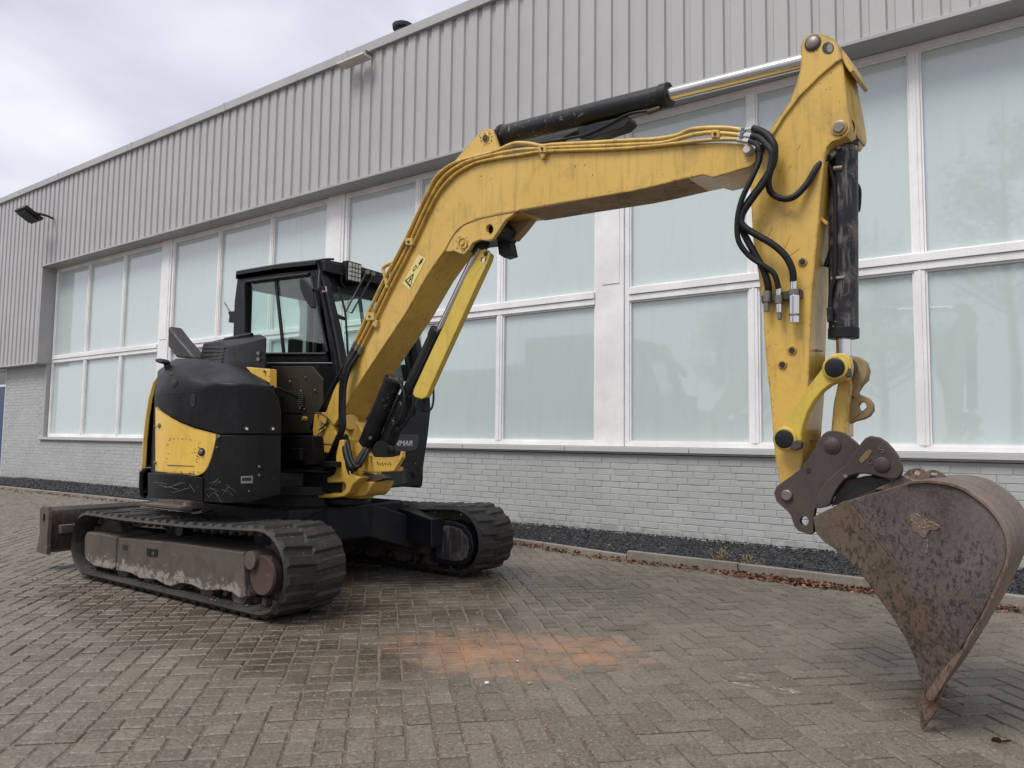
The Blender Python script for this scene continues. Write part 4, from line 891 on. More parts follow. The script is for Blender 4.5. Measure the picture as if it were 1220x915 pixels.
# roof
rl = [onY(a, b, cyn) for a, b in ((283, 323), (330, 316), (375, 310.6))]
def rb_(y, dz=0, dx=0): return [V((rl[0].x+.0, y, rl[0].z-.0+dz)), V((rl[1].x, y, rl[1].z+dz+.006)), V((rl[2].x+.03+dx, y, rl[2].z+dz))]
rows = []
for y, dz in ((cyn-.015, -.05), (cyn-.015, -.004), (cyn+.05, .022), (cyn+.3, .036), ((cyn+cyf)/2, .042), (cyf-.3, .036), (cyf-.05, .022), (cyf+.015, -.004), (cyf+.015, -.05)): rows.append(rb_(y, dz))
part('cab_roof', MB().grid(rows, lambda p: p-UP*.03), CABM, EX, .004)
part('roof_hatch_hinge', MB().tube([V((rl[1].x-.05, 4.2, rl[1].z+.055)), V((rl[1].x+.25, 4.2, rl[1].z+.07)), V((rl[1].x+.4, 4.2, rl[1].z+.055))], .010, 8), BLK2, EX, 0)
# front face: slanted windscreen plane
zt_, zbm = rl[2].z+.0, 1.20; xt, xb_ = rl[2].x+.02, -4.40
def fr(y, z, o=0):
    x = xb_+(xt-xb_)*(z-zbm)/(zt_-zbm) if z > zbm else xb_
    return V((x+o, y, z))
def frp(y0, y1, z0, z1, o=0): return [fr(y0, z0, o), fr(y1, z0, o), fr(y1, z1, o), fr(y0, z1, o)]
fo = [fr(cyn, zbm), fr(cyf, zbm), fr(cyf, zt_), fr(cyn, zt_)]
fh = [fr(cyn+.15, zbm+.05), fr(cyf-.12, zbm+.05), fr(cyf-.10, zt_-.30), fr(cyf-.16, zt_-.24), fr(cyn+.14, zt_-.24), fr(cyn+.11, zt_-.30)]
part('windscreen_frame', MB().prism(fo, (-.05, 0, 0), [fh]), CABM, EX, .006)
pane('windscreen', [q+V((-.02, 0, 0)) for q in fh], (-.006, 0, 0))
part('windscreen_header', MB().prism([fr(cyn+.02, zt_-.10, .002), fr(cyf-.02, zt_-.10, .002), fr(cyf-.02, zt_+.0, .002), fr(cyn+.02, zt_+.0, .002)], (.07, 0, .0)), CABM, EX, .012)
# front lower panel
lp = [onX(a, b, -4.385) for a, b in ((400, 470), (512, 470), (513.5, 487), (510, 520), (504, 560), (500.5, 578.5), (475, 580.5), (447, 583.5), (430, 583))]
wh = [onX(a, b, -4.385) for a, b in ((481, 489), (485, 484.5), (492, 484), (495.8, 489), (494, 495), (488, 500), (482, 501))]
part('front_lower_panel', MB().prism(lp, (-.05, 0, 0), [wh]), CABM, EX, .008)
pane('lower_window', [q+V((-.03, 0, 0)) for q in wh], (-.005, 0, 0))
pd = [onX(a, b, -4.38) for a, b in ((448, 518), (490, 517.5), (497.5, 518), (499, 522), (497, 532), (493, 536.5), (485, 538), (450, 539))]
part('badge_pad', MB().prism(pd, (.008, 0, 0)), plain('badge_grey', (.045, .045, .05), .5), EX, .004)
gm = MB()
for i in range(22):
    for j in range(9):
        a = 440+i*2.4+(j % 2)*1.2; b = 553+j*2.7; 
        if a < 491+ (553-b)*.1:
            q = onX(a, b, -4.3835); gm.cyl(q, q+V((.0035, 0, 0)), .0045, seg=6)
part('vent_mesh', gm, plain('mesh_grey', (.06, .06, .06), .4), EX, 0, False)  # grey studs in staggered rows make up the vent mesh
q = onX(493.5, 565.5, -4.383); part('lock', MB().lathe(q, (1, 0, 0), [(0, .026), (.012, .024), (.016, .012)], 18), BLK2, EX, 0)
q = onX(494, 552, -4.383); part('bolt', MB().lathe(q, (1, 0, 0), [(0, .008), (.008, .006)], 10), STL, EX, 0)
q = onX(500.5, 558, -4.383); part('bolt', MB().lathe(q, (1, 0, 0), [(0, .006), (.008, .005)], 10), STL, EX, 0)
part('grab_handle', MB().tube([onX(505, 489, -4.38), onX(513, 488, -4.34), onX(516, 480, -4.33), onX(516.5, 468, -4.33), onX(515.5, 462, -4.34), onX(508, 458, -4.38)], .010, 8), BLK2, EX, 0)
def text(name, s, size, mw, mat, ext=.0015, parent=EX, bold=.0, shear=0):
    cu = bpy.data.curves.new(name, 'FONT'); cu.body = s; cu.size = size; cu.extrude = ext; cu.offset = bold; cu.shear = shear; cu.align_x = 'RIGHT'; tmp = bpy.data.objects.new('tmp', cu); me = bpy.data.meshes.new_from_object(tmp); bpy.data.objects.remove(tmp); bpy.data.curves.remove(cu)
    me.materials.append(mat); me.name = name
    o = bpy.data.objects.new(name, me); C.objects.link(o); o.parent = parent; o.matrix_basis = M.Translation(-BASE[parent.name])@mw; return o
q = onX(491.3, 530.9, -4.371)
text('lettering', 'YANMAR', .060, M(((0, 0, 1, q.x), (1.32, 0, 0, q.y), (0, 1, 0, q.z), (0, 0, 0, 1))), WHT, .001, EX, .0016, .22)
# olive access panel with bolts
op = [onY(a, b, cyn-.004) for a, b in ((325, 437), (373, 436.5), (386, 452), (387, 517), (330, 517), (325, 500))]
part('access_panel', MB().prism(op, (0, -.012, 0)), OLV, EX, .003)
part('access_panel', MB().prism([onY(a, b, cyn-.018) for a, b in ((330, 466), (360, 466), (360, 492), (331, 492))], (0, -.006, 0)), OLV, EX, .002)
part('access_panel', MB().prism([onY(a, b, cyn-.018) for a, b in ((330, 495), (386, 495), (386, 516), (332, 516))], (0, -.006, 0)), OLV, EX, .002)
for a, b, s in ((364, 449.5, .008), (345.5, 455, .010), (359, 466, .009), (375.5, 465, .009), (352.5, 472.5, .009), (358, 486.5, .009), (363, 487.5, .008), (352, 449, .004)):
    q = onY(a, b, cyn-.026); part('bolt', MB().lathe(q, (0, -1, 0), [(0, s), (.006, s), (.010, s*.6)], 10), STL, EX, 0)
gm = MB()
for k in range(7): gm.tube([onY(355.5, 469+k*2.5, cyn-.03), onY(361.5, 468.6+k*2.5, cyn-.03)], .004, 6, smooth=False)
part('cooling_slots', gm, STL, EX, 0)
# floor and rear closing of the cab, interior
part('cab_floor', MB().box((-5.84, cyn+.071, .80), (-4.46, cyf-.071, 1.05)), BLK2, EX, .01)
part('cab_rear', MB().prism([V((-5.82, cyn+.071, 1.0)), V((-5.82, cyf-.071, 1.0)), V((-5.82, cyf-.071, 2.5)), V((-5.82, cyn+.071, 2.5))], (-.05, 0, 0), [[V((-5.82, cyn+.17, 1.75)), V((-5.82, cyf-.17, 1.75)), V((-5.82, cyf-.17, 2.4)), V((-5.82, cyn+.17, 2.4))]]), CABM, EX, .006)
pane('rear_pane', [V((-5.84, cyn+.17, 1.75)), V((-5.84, cyf-.17, 1.75)), V((-5.84, cyf-.17, 2.4)), V((-5.84, cyn+.17, 2.4))], (-.005, 0, 0))
SEAT = plain('seat_fabric', (.05, .05, .052), .8, 0, .2, 80, .2)
part('seat', MB().box((-5.40, 4.17, 1.30), (-4.95, 4.67, 1.46)), SEAT, EX, .05, seg=3)
part('seat_back', MB().prism([V((-5.42, 4.19, 1.42)), V((-5.30, 4.19, 1.42)), V((-5.40, 4.19, 1.74)), V((-5.52, 4.19, 1.74))], (0, .46, 0)), SEAT, EX, .04, seg=3)
part('inner_pillar', MB().prism([V((onY(a, b, 4.8).x, 4.8, onY(a, b, 4.8).z)) for a, b in ((353, 349), (374, 347), (376, 380), (372, 424), (352, 424), (356, 400), (357, 370))], (0, .05, 0)), GREY, EX, .01)
part('headliner', MB().box((-5.78, cyn+.08, 2.36), (-4.86, cyf-.08, 2.43)), GREY, EX, .02)
for y in (4.06, 4.70):
    part('control_console', MB().box((-5.2, y, 1.3), (-4.80, y+.12, 1.60)), BLK2, EX, .03); part('joystick', MB().cyl((-4.85, y+.06, 1.6), (-4.83, y+.06, 1.74), .014).cyl((-4.83, y+.06, 1.74), (-4.825, y+.06, 1.84), .028, .022), BLK2, EX, .004)
q = onY(374, 417, 4.5); part('monitor', MB().box((q.x-.02, 4.22, q.z-.1), (q.x+.02, 4.36, q.z+.08)), BLK2, EX, .008)
part('travel_lever', MB().cyl((-4.62, 4.34, 1.05), (-4.72, 4.34, 1.55), .010).cyl((-4.62, 4.48, 1.05), (-4.72, 4.48, 1.55), .010), BLK2, EX, 0)
# mirror on its arm, lights, wipers, aerial
part('mirror_arm', MB().tube([onY(386, 343, cyn-.01), onY(379, 345, cyn-.10), onY(373, 346, cyn-.17)], .016, 8).tube([onY(381, 322, cyn-.01), onY(379.5, 345, cyn-.09)], .011, 8), BLK2, EX, 0)
mrr = [onY(a, b, cyn-.18) for a, b in ((358.5, 334.5), (361, 332), (364.5, 333.5), (371, 341), (375.5, 352), (377.5, 363), (376.5, 368.5), (372, 367.5), (364.5, 357), (359.8, 346))]
part('mirror', MB().prism(mrr, (0.02, -.035, 0)), BLK2, EX, .010, seg=3)
part('marker_light', MB().prism([onY(a, b, cyn-.012) for a, b in ((381.5, 341.5), (388, 341), (388.5, 348), (382, 348.5))], (0, .012, 0)).prism([fr(cyn+.005, 2.23, .004), fr(cyn+.10, 2.235, .004), fr(cyn+.10, 2.30, .004), fr(cyn+.005, 2.30, .004)], (.012, 0, 0)), plain('reflector_white', (.55, .50, .45), .35, 0, .3, 60), EX, .002)
q = onX(423.5, 324.5, -4.62); q0 = q
part('work_light', MB().box((q.x-.08, q.y-.085, q.z-.085), (q.x-.012, q.y+.085, q.z+.09)), BLK2, EX, .012)
part('work_light_lens', MB().box((q.x-.013, q.y-.068, q.z-.072), (q.x-.005, q.y+.068, q.z+.074)), LEDM, EX, .004)
gm = MB()
for k in range(1, 4): gm.box((q.x-.005, q.y-.068, q.z-.074+k*.037-.003), (q.x-.002, q.y+.068, q.z-.074+k*.037+.003)); gm.box((q.x-.005, q.y-.068+k*.034-.003, q.z-.072), (q.x-.0025, q.y-.068+k*.034+.003, q.z+.074))
part('lens_grid', gm, INK, EX, 0, False)
part('light_bracket', MB().tube([q+V((-.05, -.1, 0)), q+V((-.06, -.1, -.1)), q+V((-.11, 0, -.12))], .012, 8), BLK2, EX, 0)
fw = lambda a, b, o=.0: onX(a, b, -4.62+o)
def onF(a, b, o=.03):
    n_ = V((zt_-zbm, 0, -(xt-xb_))).normalized(); p0 = fr(4, zbm)+n_*o; d = ray(a, b); return CAM+d*((p0-CAM).dot(n_)/d.dot(n_))
part('wiper_arm', MB().tube([onF(438, 322, .12), onF(412, 371, .04), onF(419, 373, .04), onF(446, 325, .12)], .0075, 8, smooth=False), INK, EX, 0)
part('wiper_blade', MB().tube([onF(402.5, 342, .02), onF(406, 352, .025), onF(411, 371, .03), onF(413, 395, .03), onF(414.5, 422, .02)], .009, 8), INK, EX, 0)
part('wiper_motor', MB().cyl(onF(437, 326, .02), onF(438, 324, .14), .02).cyl(onF(444, 328, .02), onF(445, 326, .14), .018), STL, EX, .002)
part('pillar_bolt_plate', MB().prism([onF(a, b, .012) for a, b in ((397, 372), (410, 378), (410, 382), (400, 379))], (.01, 0, 0)), BLK2, EX, .002)
for a, b in ((398.5, 374), (400, 378), (404, 406)): part('bolt', MB().cyl(onF(a, b, .0), onF(a, b, .03), .007), STL, EX, 0)
ap = onY(274, 378, 4.0); part('rear_latch', MB().prism([onY(a, b, 4.0) for a, b in ((271.5, 371), (280, 370.5), (280, 383.5), (272, 384), (273, 377))], (0, .05, 0)), BLK2, EX, .004)
part('aerial', MB().tube([onY(274.5, 372, 4.02), onY(267.5, 360.5, 4.02)], .007, 8, smooth=False), STL, EX, 0)

# ---------------------------------------------------------------- boom, arm, bucket (all on the boom plane, real widths)
def PB(pts, o0, o1, holes=()):
    """outline measured at the face o0 (metres towards the camera from the boom's centre plane), extruded to o1"""
    return MB().prism([bp(a, b, o0) for a, b in pts], BN*(o1-o0), [[bp(a, b, o0) for a, b in h] for h in holes])
def circ(cx_, cy_, rx, ry=None, n=14): return [(cx_+rx*math.cos(2*math.pi*k/n), cy_+(ry or rx)*math.sin(2*math.pi*k/n)) for k in range(n)]
def pin(a, b, o0, r, mat=STL, nm='pin', ln=.02, ring=None, ringmat=None):
    p = bp(a, b, o0)
    if ring: part('pin_collar', MB().lathe(p, BN, [(0, ring), (ln*.6, ring), (ln*.8, ring*.9)], 24), ringmat or mat, EX, 0)
    part(nm, MB().lathe(p, BN, [(0, r), (ln, r), (ln+.004, r*.8)], 20), mat, EX, 0)
BW2 = .125
boom = [(387, 494), (397, 466), (408.6, 441), (421.7, 415), (441, 373), (456.6, 346), (470, 311), (478, 297), (485, 285), (500, 250), (514, 217), (528, 202), (543, 191), (560, 187.5), (580, 186.8), (603, 185), (650, 182), (720, 177), (800, 171.5), (856, 169.5), (884, 171), (896, 176), (901, 184), (900, 193), (893, 199), (884, 201.5), (866, 207), (849, 211.6), (837, 208.5), (808, 215), (780, 222), (753, 228), (690, 238.5), (640, 247), (616.5, 251), (589, 256), (569.3, 260.5), (551.6, 268), (540, 280), (530, 298), (509, 328), (483, 374), (460, 408), (435, 446), (424, 463), (416, 478), (407, 493), (398, 507)]
part('boom', PB(boom, BW2, -BW2), YEL, EX, .006, ang=30)
# stiffening plates of the elbow with cylinder rod between them
elb = [(530, 299), (540, 280.5), (551.6, 268.5), (569.3, 261), (589, 256.5), (617, 251.5), (602.8, 261.5), (597, 270), (593, 276), (587, 285), (580, 286.6), (571.3, 285.6), (563.4, 289), (558.5, 297), (553.6, 302.3), (549.7, 302.8), (540.8, 299.3), (534, 300)]
h1 = circ(583.5, 273, 4.0, 5.8)
part('elbow_plate', PB(elb, BW2+.006, BW2-.02, [h1]), YEL, EX, .003)
elbf = [(528, 300), (540, 280.5), (551.6, 268.5), (569.3, 261), (589, 256.5), (630, 249), (612, 262), (606, 275), (600, 287), (590, 294), (577, 296), (560, 300), (540, 303)]
part('elbow_plate', PB(elb, -BW2+.02, -BW2, [h1]), YEL, EX, .003)
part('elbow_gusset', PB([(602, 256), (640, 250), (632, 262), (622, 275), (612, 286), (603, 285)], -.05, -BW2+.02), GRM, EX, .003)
part('elbow_gap_dark', PB([(552, 275), (590, 262), (598, 270), (590, 284), (560, 288), (545, 296)], .095, -.095), INK, EX, .003)  # black filler paints in the shade of the open gap between the plates
part('pin_rim', PB(circ(551, 289.7, 5.6, 6.6, 20), BW2+.012, BW2+.004, [circ(551, 289.7, 4.6, 5.6, 20)]), YEL, EX, 0)
pin(551, 289.7, BW2+.006, .019, YEL, 'boom_pin', .004)
part('elbow_stop', PB([(592, 287), (598, 283), (606, 289), (609, 304), (600, 307), (594, 303)], .02, -.05), BLK2, EX, .004)
part('weld_bead', MB().tube([bp(a, b, BW2+.006) for a, b in ((530, 299), (540, 280.5), (551.6, 268.5), (569.3, 261), (589, 256.5), (618, 251))], .0045, 6), YEL, EX, 0)
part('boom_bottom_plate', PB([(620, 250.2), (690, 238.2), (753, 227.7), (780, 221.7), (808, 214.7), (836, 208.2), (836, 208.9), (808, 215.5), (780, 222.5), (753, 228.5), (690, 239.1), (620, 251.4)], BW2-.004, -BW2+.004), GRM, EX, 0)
# arm cylinder bracket on top of the boom
lug = [(541, 192), (558, 172), (570, 158.5), (575, 154.5), (581, 153), (586, 154.5), (589, 160), (594, 174), (597, 184), (601, 188), (560, 192)]
for o0 in (.085, -.065): part('cylinder_bracket', PB(lug, o0, o0-.022), YEL, EX, .004)
pin(579, 164.5, .086, .021, DST, 'pin', .010, .026, YEL)
# arm cylinder
def cylb(nm, a, b, r, mat, o=0., o2=None, **k): return part(nm, MB().cyl(bp(*a, o), bp(*b, o if o2 is None else o2), r, **k), mat, EX, .003, ang=30)
cylb('cylinder_barrel', (598, 161.5), (794, 114), .060, CYLM, seg=36)
cylb('cylinder_head', (788, 115.7), (798, 113), .066, BLK2, seg=36)
cylb('cylinder_collar', (597, 161.8), (601, 160.8), .066, BLK2, seg=36)
cylb('cylinder_eye', (582, 165), (599, 161.3), .045, BLK2)
part('cylinder_eye', MB().cyl(bp(579, 165, .055), bp(579, 165, -.055), .045), BLK2, EX, .003)
cylb('cylinder_rod', (796, 113.2), (962, 72), .036, CHR, seg=36)
part('rod_eye', MB().cyl(bp(969, 69.5, .05), bp(969, 69.5, -.05), .05), YEL, EX, .003)
# valve and pipes hanging below the arm cylinder
part('hose_clamp', PB([(688, 152), (748, 138), (750, 144), (742, 152), (700, 166), (690, 165)], .03, -.06), BLK2, EX, .006)
part('cylinder_hose', MB().tube([bp(a, b, -.02) for a, b in ((650, 172), (668, 168), (690, 158), (720, 152), (745, 146))], .015, 8), HOSE, EX, 0)
part('cylinder_hose', MB().tube([bp(a, b, .03) for a, b in ((640, 171), (672, 166), (700, 160), (726, 148), (750, 136), (780, 131), (787, 128))], .009, 8), BLK2, EX, 0)
part('hose_fitting', MB().cyl(bp(772, 134, .03), bp(787, 129, .03), .014), DST, EX, .003)
# steel pipes along the boom
YP = BW2+.014
def pipe(pts, r, off, nm='boom_pipe', mat=None): return part(nm, MB().tube([bp(a, b, o if o is not None else off) for a, b, o in [(q if len(q) == 3 else (*q, None)) for q in pts]], r, 10), mat or YEL, EX, 0)
pipe([(420, 414), (431, 391), (444, 362), (458, 333), (470, 311), (478, 296), (486, 280), (498, 254), (510, 229), (519, 212), (532, 200), (548, 192), (566, 187), (590, 180.5), (607, 173), (617, 170.5), (632, 171.5), (645, 174), (660, 172.5), (700, 170.5), (750, 167.5), (780, 166), (805, 162), (822, 155), (838, 153), (852, 152.5), (868, 153), (886, 155.5)], .0125, YP)
pipe([(424, 416), (436, 393), (449, 365), (463, 336), (476, 312), (484, 297), (492, 281), (503, 256), (515, 232), (525, 216), (538, 203), (556, 193), (576, 187), (604, 181), (625, 178), (643, 177.5), (660, 176), (700, 174.5), (760, 172), (790, 170), (815, 163.5), (830, 160), (846, 158), (862, 159), (882, 161)], .0115, YP)
pipe([(428, 419), (442, 392), (454, 367), (468, 338), (480, 315), (489, 297), (497, 281), (508, 257), (519, 235), (530, 220), (545, 206), (565, 195), (590, 189), (620, 184.5), (642, 181), (670, 179.5), (740, 177), (800, 171.5), (850, 166.5), (880, 166)], .010, YP)
for a, b, s in ((440.5, 377, 5), (487, 288, 4.5), (646, 177, 5), (852, 159.5, 5)):
    part('pipe_clamp', PB([(a-s, b-s), (a+s, b-s), (a+s, b+s), (a-s, b+s)], YP+.016, BW2), YEL, EX, .005)
    pin(a, b, YP+.016, .008, DST, 'bolt', .006)
part('pipe_clamp', PB([(643, 178), (652, 177), (650, 184), (646, 190), (642, 184)], YP+.008, BW2), YEL, EX, .003)
part('pipe_clamp', PB([(445, 380), (449.5, 382), (448, 391), (443.5, 388)], YP+.010, BW2), YEL, EX, .003)
part('pipe_guard', MB().tube([bp(a, b, YP) for a, b in ((470, 312), (457, 319), (459, 330), (462, 344))], .013, 8), YEL, EX, 0)
# warning label
LO = BW2+.001
lab = [(498.5, 303), (507.5, 308.5), (488.5, 345.5), (479.5, 338)]
part('warning_label', PB(lab, LO+.0012, LO-.0005), LBL, EX, 0, False)
def lrel(u, v):                                       # u across, v along the label from its lower end
    a, b, c_, d_ = [bp(*q, LO+.0013) for q in (lab[3], lab[2], lab[1], lab[0])]
    return a.lerp(b, u).lerp(d_.lerp(c_, u), v)
def lpoly(nm, pts, holes=(), m_=INK): part(nm, MB().prism([lrel(*p) for p in pts], BN*.0008, [[lrel(*p) for p in h] for h in holes]), m_, EX, 0, False)
lpoly('warning_triangle', [(.06, .12), (.94, .06), (.55, .47)], [[(.20, .16), (.82, .12), (.54, .39)]])
lpoly('label_figure', [(.45, .16), (.56, .16), (.56, .24), (.64, .27), (.56, .29), (.50, .34), (.46, .28), (.40, .25), (.46, .23)])
lpoly('label_figure', [(.25, .52), (.48, .50), (.52, .68), (.30, .70)], [[(.31, .55), (.43, .54), (.46, .65), (.34, .66)]])
for v_ in (.62, .68, .74): lpoly('label_figure', [(.58, v_), (.66, v_), (.66, v_+.03), (.58, v_+.03)])
lpoly('label_figure', [(.48, .78), (.70, .76), (.74, .84), (.84, .85), (.76, .90), (.76, .97), (.62, .97), (.56, .90), (.46, .88), (.56, .84)])
# hoses at the boom foot
def hose(pts, r=.014, mat=None, nm='hose'): part(nm, MB().tube([bp(a, b, o) for a, b, o in pts], r, 10), mat or HOSE, EX, 0)
for q, o in (((421, 413), YP), ((425, 416), YP), ((429, 419), YP)):
    part('hose_fitting', MB().cyl(bp(q[0]+3, q[1]-6, o), bp(q[0]-1, q[1]+3, o), .0155), STL, EX, .002)
hose([(422, 416, .14), (412, 436, .15), (400, 458, .10), (390, 478, .02), (380, 496, -.05), (372, 510, -.08)], .024)
hose([(424, 418, .14), (414, 436, .18), (408, 458, .19), (406.5, 487, .20), (407, 510, .20), (400, 528, .19), (394, 541, .15), (386, 552, .08)], .020)
hose([(428, 421, .14), (417, 438, .18), (411, 460, .19), (409.5, 488, .20), (410, 508, .20), (404, 524, .19), (397, 540, .15), (388, 556, .06)], .014)
for k in range(26):
    t = k/25; a = 407+1.2*math.sin(t*5); hz = bp(408.5-1.0*t, 447+62*t, .195); part('hose_wrap', MB().cyl(hz, hz+UP*.007, .0275, seg=12), HOSE, EX, 0)
hose([(411, 520, .14), (411.5, 530, .17), (413, 541, .19), (416.5, 552, .20), (421, 558, .20), (427, 551, .18), (432, 542, .15), (437, 535, .12)], .026)
hose([(414, 524, .16), (417, 540, .20), (421, 552, .22), (427, 556, .21), (434, 546, .18), (439, 536, .14)], .013)
hose([(412, 545, .2), (414, 558, .2), (418, 566, .19), (420, 558, .19)], .010)
hose([(362, 545, -.1), (372, 556, -.02), (386, 560, .02), (398, 548, .04), (402, 536, .0)], .030)
hose([(356, 548, -.2), (366, 538, -.18), (378, 530, -.15)], .02)
# boom foot lug and swing bracket
part('boom_foot', PB([(374, 493.6), (378, 491.6), (390.7, 491), (395.8, 497), (397.5, 507), (401, 518), (395.8, 530.5), (373.2, 529.3), (372, 512)], .10, -.10), YEL, EX, .010)
part('boom_foot', PB([(373.3, 529.6), (395.7, 530.8), (393.3, 540), (385.6, 539.4), (378, 536)], .098, -.10), YEL, EX, .006)
part('foot_tube', MB().cyl(bp(418, 503, .09), bp(418, 503, -.12), .055), YEL, EX, .004)
gm = MB(); gm.tube([bp(a, b, .115) for a, b in ((376, 492), (384, 493), (390, 500), (386, 508), (380, 512))], .006, 6).tube([bp(a, b, .112) for a, b in ((381, 505), (386, 512), (379, 518), (384, 522))], .005, 6)
part('latch_chain', gm, DST, EX, 0); pin(365, 499, .06, .018, YEL, 'grease_nipple', .03)
part('lock_latch', PB([(380, 493), (388, 494), (391, 503), (386, 506), (380, 500)], .115, .10), YEL, EX, .004)
part('swing_bracket', PB([(404, 524), (400, 543), (400, 560), (397.5, 565.5), (392, 568), (360, 567.6), (357.5, 569), (357, 575), (381, 575.8), (410, 575), (412, 579), (411, 583), (406, 587.6), (381, 588.5), (357, 589.3), (357, 593.9), (396, 593.5), (410, 591.8), (416, 587), (421, 577), (430, 569.5), (424, 567), (418, 564), (412, 555), (409, 541), (409.5, 524)], .20, .08), YEL, EX, .009, seg=3)
part('swing_bracket', PB([(381.5, 575), (411, 574.5), (411, 585), (405, 589), (381.5, 589)], .15, .04), YEL, EX, .004)
part('swing_bracket', PB([(406, 505), (414, 500), (426, 503), (434, 520), (433, 534), (430.5, 541), (422, 553), (426, 566), (420, 570), (408, 560)], .07, -.16), YEL, EX, .010)
part('bracket_wing', PB([(417.8, 525.8), (426, 527.5), (433, 534), (430.5, 539), (422, 551), (418.7, 542.7)], .11, .06), YEL, EX, .005)
sb0, sb1 = bp(432, 568, -.02), bp(432, 592, -.02)
part('pivot_boss', MB().lathe(V((sb0.x-.03, sb0.y, .62)), UP, [(0, .10), (.02, .115), (.10, .12), (.20, .115), (.24, .10)], 32), YEL, EX, .003)
part('pivot_plate', MB().cyl((sb0.x-.16, sb0.y, .57), (sb0.x-.16, sb0.y, .615), .17), BLK2, EX, .006)
part('swing_post', MB().box((sb0.x-.55, sb0.y-.10, .60), (sb0.x-.12, sb0.y+.10, .80)), BLK2, EX, .02)
part('swing_cylinder', MB().cyl(bp(325, 578, .145), bp(371, 580.5, .145), .040), CYLM, EX, .003)
part('swing_rod_end', MB().cyl(bp(370, 580.5, .145), bp(386, 581.5, .145), .046), SCUF, EX, .006)
# front guard below the boom cylinder
part('cylinder_guard', PB([(429.7, 562.2), (434, 549), (438.5, 538), (440, 541), (443, 544.8), (455, 545.2), (467, 544.6), (476, 542.7), (477.3, 537.5), (479.3, 538.5), (479.3, 545), (469.5, 561.6), (450, 562.6)], .12, .09), YEL, EX, .004)
part('cylinder_guard', PB([(429.7, 562.2), (450, 562.6), (462, 562), (463, 557), (431, 556)], .09, -.05), YEL, EX, .004)
gm = MB()
for k in range(6): gm.tube([bp(449+k*3, 551+random.uniform(-1, 1), .122), bp(450.5+k*3, 553.5+random.uniform(-1, 1), .122)], .004, 5, smooth=False)
part('chipped_patch', gm, DST, EX, 0)
part('lower_bracket', PB([(415, 588.5), (421, 576.6), (433, 573), (446, 574), (440, 585), (434.7, 591), (418, 592.5)], .13, -.06), YEL, EX, .01)
part('bracket_linkage', PB([(430, 564), (440, 566), (456, 565), (458, 570), (447, 574), (436, 572), (426, 574), (424, 568)], .125, .06), DST, EX, .004)
# boom cylinder (offset to the near side in front of the boom)
cylb('cylinder_barrel', (459, 532), (523, 397), .062, CYLM, -.02, seg=32)
cylb('cylinder_head', (520, 403), (524.5, 393.5), .067, BLK2, -.02, seg=32)
cylb('cylinder_rod', (521, 402), (573, 293), .032, CHR, -.02, seg=32)
part('rod_eye', MB().cyl(bp(575, 289, .05), bp(575, 289, -.09), .045), BLK2, EX, .003)
cylb('hose_cover', (441, 520), (468.5, 455), .064, CYLM, .06, seg=28)
cylb('cover_cap', (467.5, 457.5), (470, 451.5), .068, BLK2, .06, seg=28); cylb('cover_cap', (469, 454), (470.8, 449.5), .045, SCUF, .06)
cylb('cover_cap', (437, 529), (442, 518), .062, BLK2, .06, seg=28)
part('cylinder_eye', MB().cyl(bp(455, 536, .07), bp(455, 536, -.1), .062), BLK2, EX, .004)
pin(468, 536, .09, .03, BLK2, 'pin', .03); pin(442, 522, .125, .012, STL, 'bolt', .01)
hose([(474, 452, .05), (482, 470, .05), (479, 495, .05), (468, 510, .05), (462, 525, .05)], .014)
hose([(490, 458, .03), (493, 480, .03), (486, 500, .03), (474, 515, .03)], .011)
hose([(497, 440, -.06), (488, 465, -.06), (478, 490, -.04), (470, 512, -.02)], .02, CYLM)
part('cylinder_pipe', MB().tube([bp(a, b, .05) for a, b in ((526, 392, ), (519, 402), (505, 432), (490, 462), (478, 486))], .008, 8), BLK2, EX, 0)
# yellow rod guard
rg = [(572, 297.5), (577, 296), (582, 298.5), (584, 303), (582, 310), (567, 342), (548, 384), (528, 428), (511, 466), (508, 473.5), (502, 475.5), (494.5, 473.5), (491.5, 470), (493, 463), (511, 424), (533, 377), (554, 330)]
part('rod_guard', PB(rg, .075, .058, [circ(574.8, 309.8, 2.4, 3.2, 10)]), YEL2, EX, .006)
part('rod_guard_flange', PB([(580, 300), (583.5, 303), (582, 310), (548, 384), (510.5, 466), (507, 473.5), (504, 472), (544, 384), (577, 312)], .0585, .015), YEL2, EX, .004)
pin(579.5, 302.5, .07, .016, INK, 'bolt', .008); 
# ------------- arm
AW = .115
arm = [(954, 68), (953.8, 56), (957, 47), (963, 41.5), (970.5, 39.5), (979, 40.3), (987, 43), (994, 47), (1000, 54.5), (1003, 60), (1006, 66), (1004, 73), (1006, 89), (1008, 110), (1009.8, 130), (1012.5, 141), (1014, 148.5), (1012.5, 156), (1008.5, 161.5), (1000, 166), (991, 169.5), (985.5, 175), (983, 184), (980.5, 205), (976, 255), (971, 310), (967.5, 346), (966, 380), (964.5, 420), (963, 470), (959, 520), (955, 560), (951, 596), (946, 604), (938, 606), (932, 600), (929, 576), (923.3, 546), (917.3, 474), (913.5, 440), (910.8, 410), (909.3, 373), (905.5, 345), (902, 317), (896.5, 282), (894.6, 246), (893.5, 222), (897, 203), (903, 182), (913, 160), (925, 143), (940, 121), (948.7, 98), (953, 82)]
part('arm', PB(arm, AW, -AW), YEL, EX, .006, ang=30)
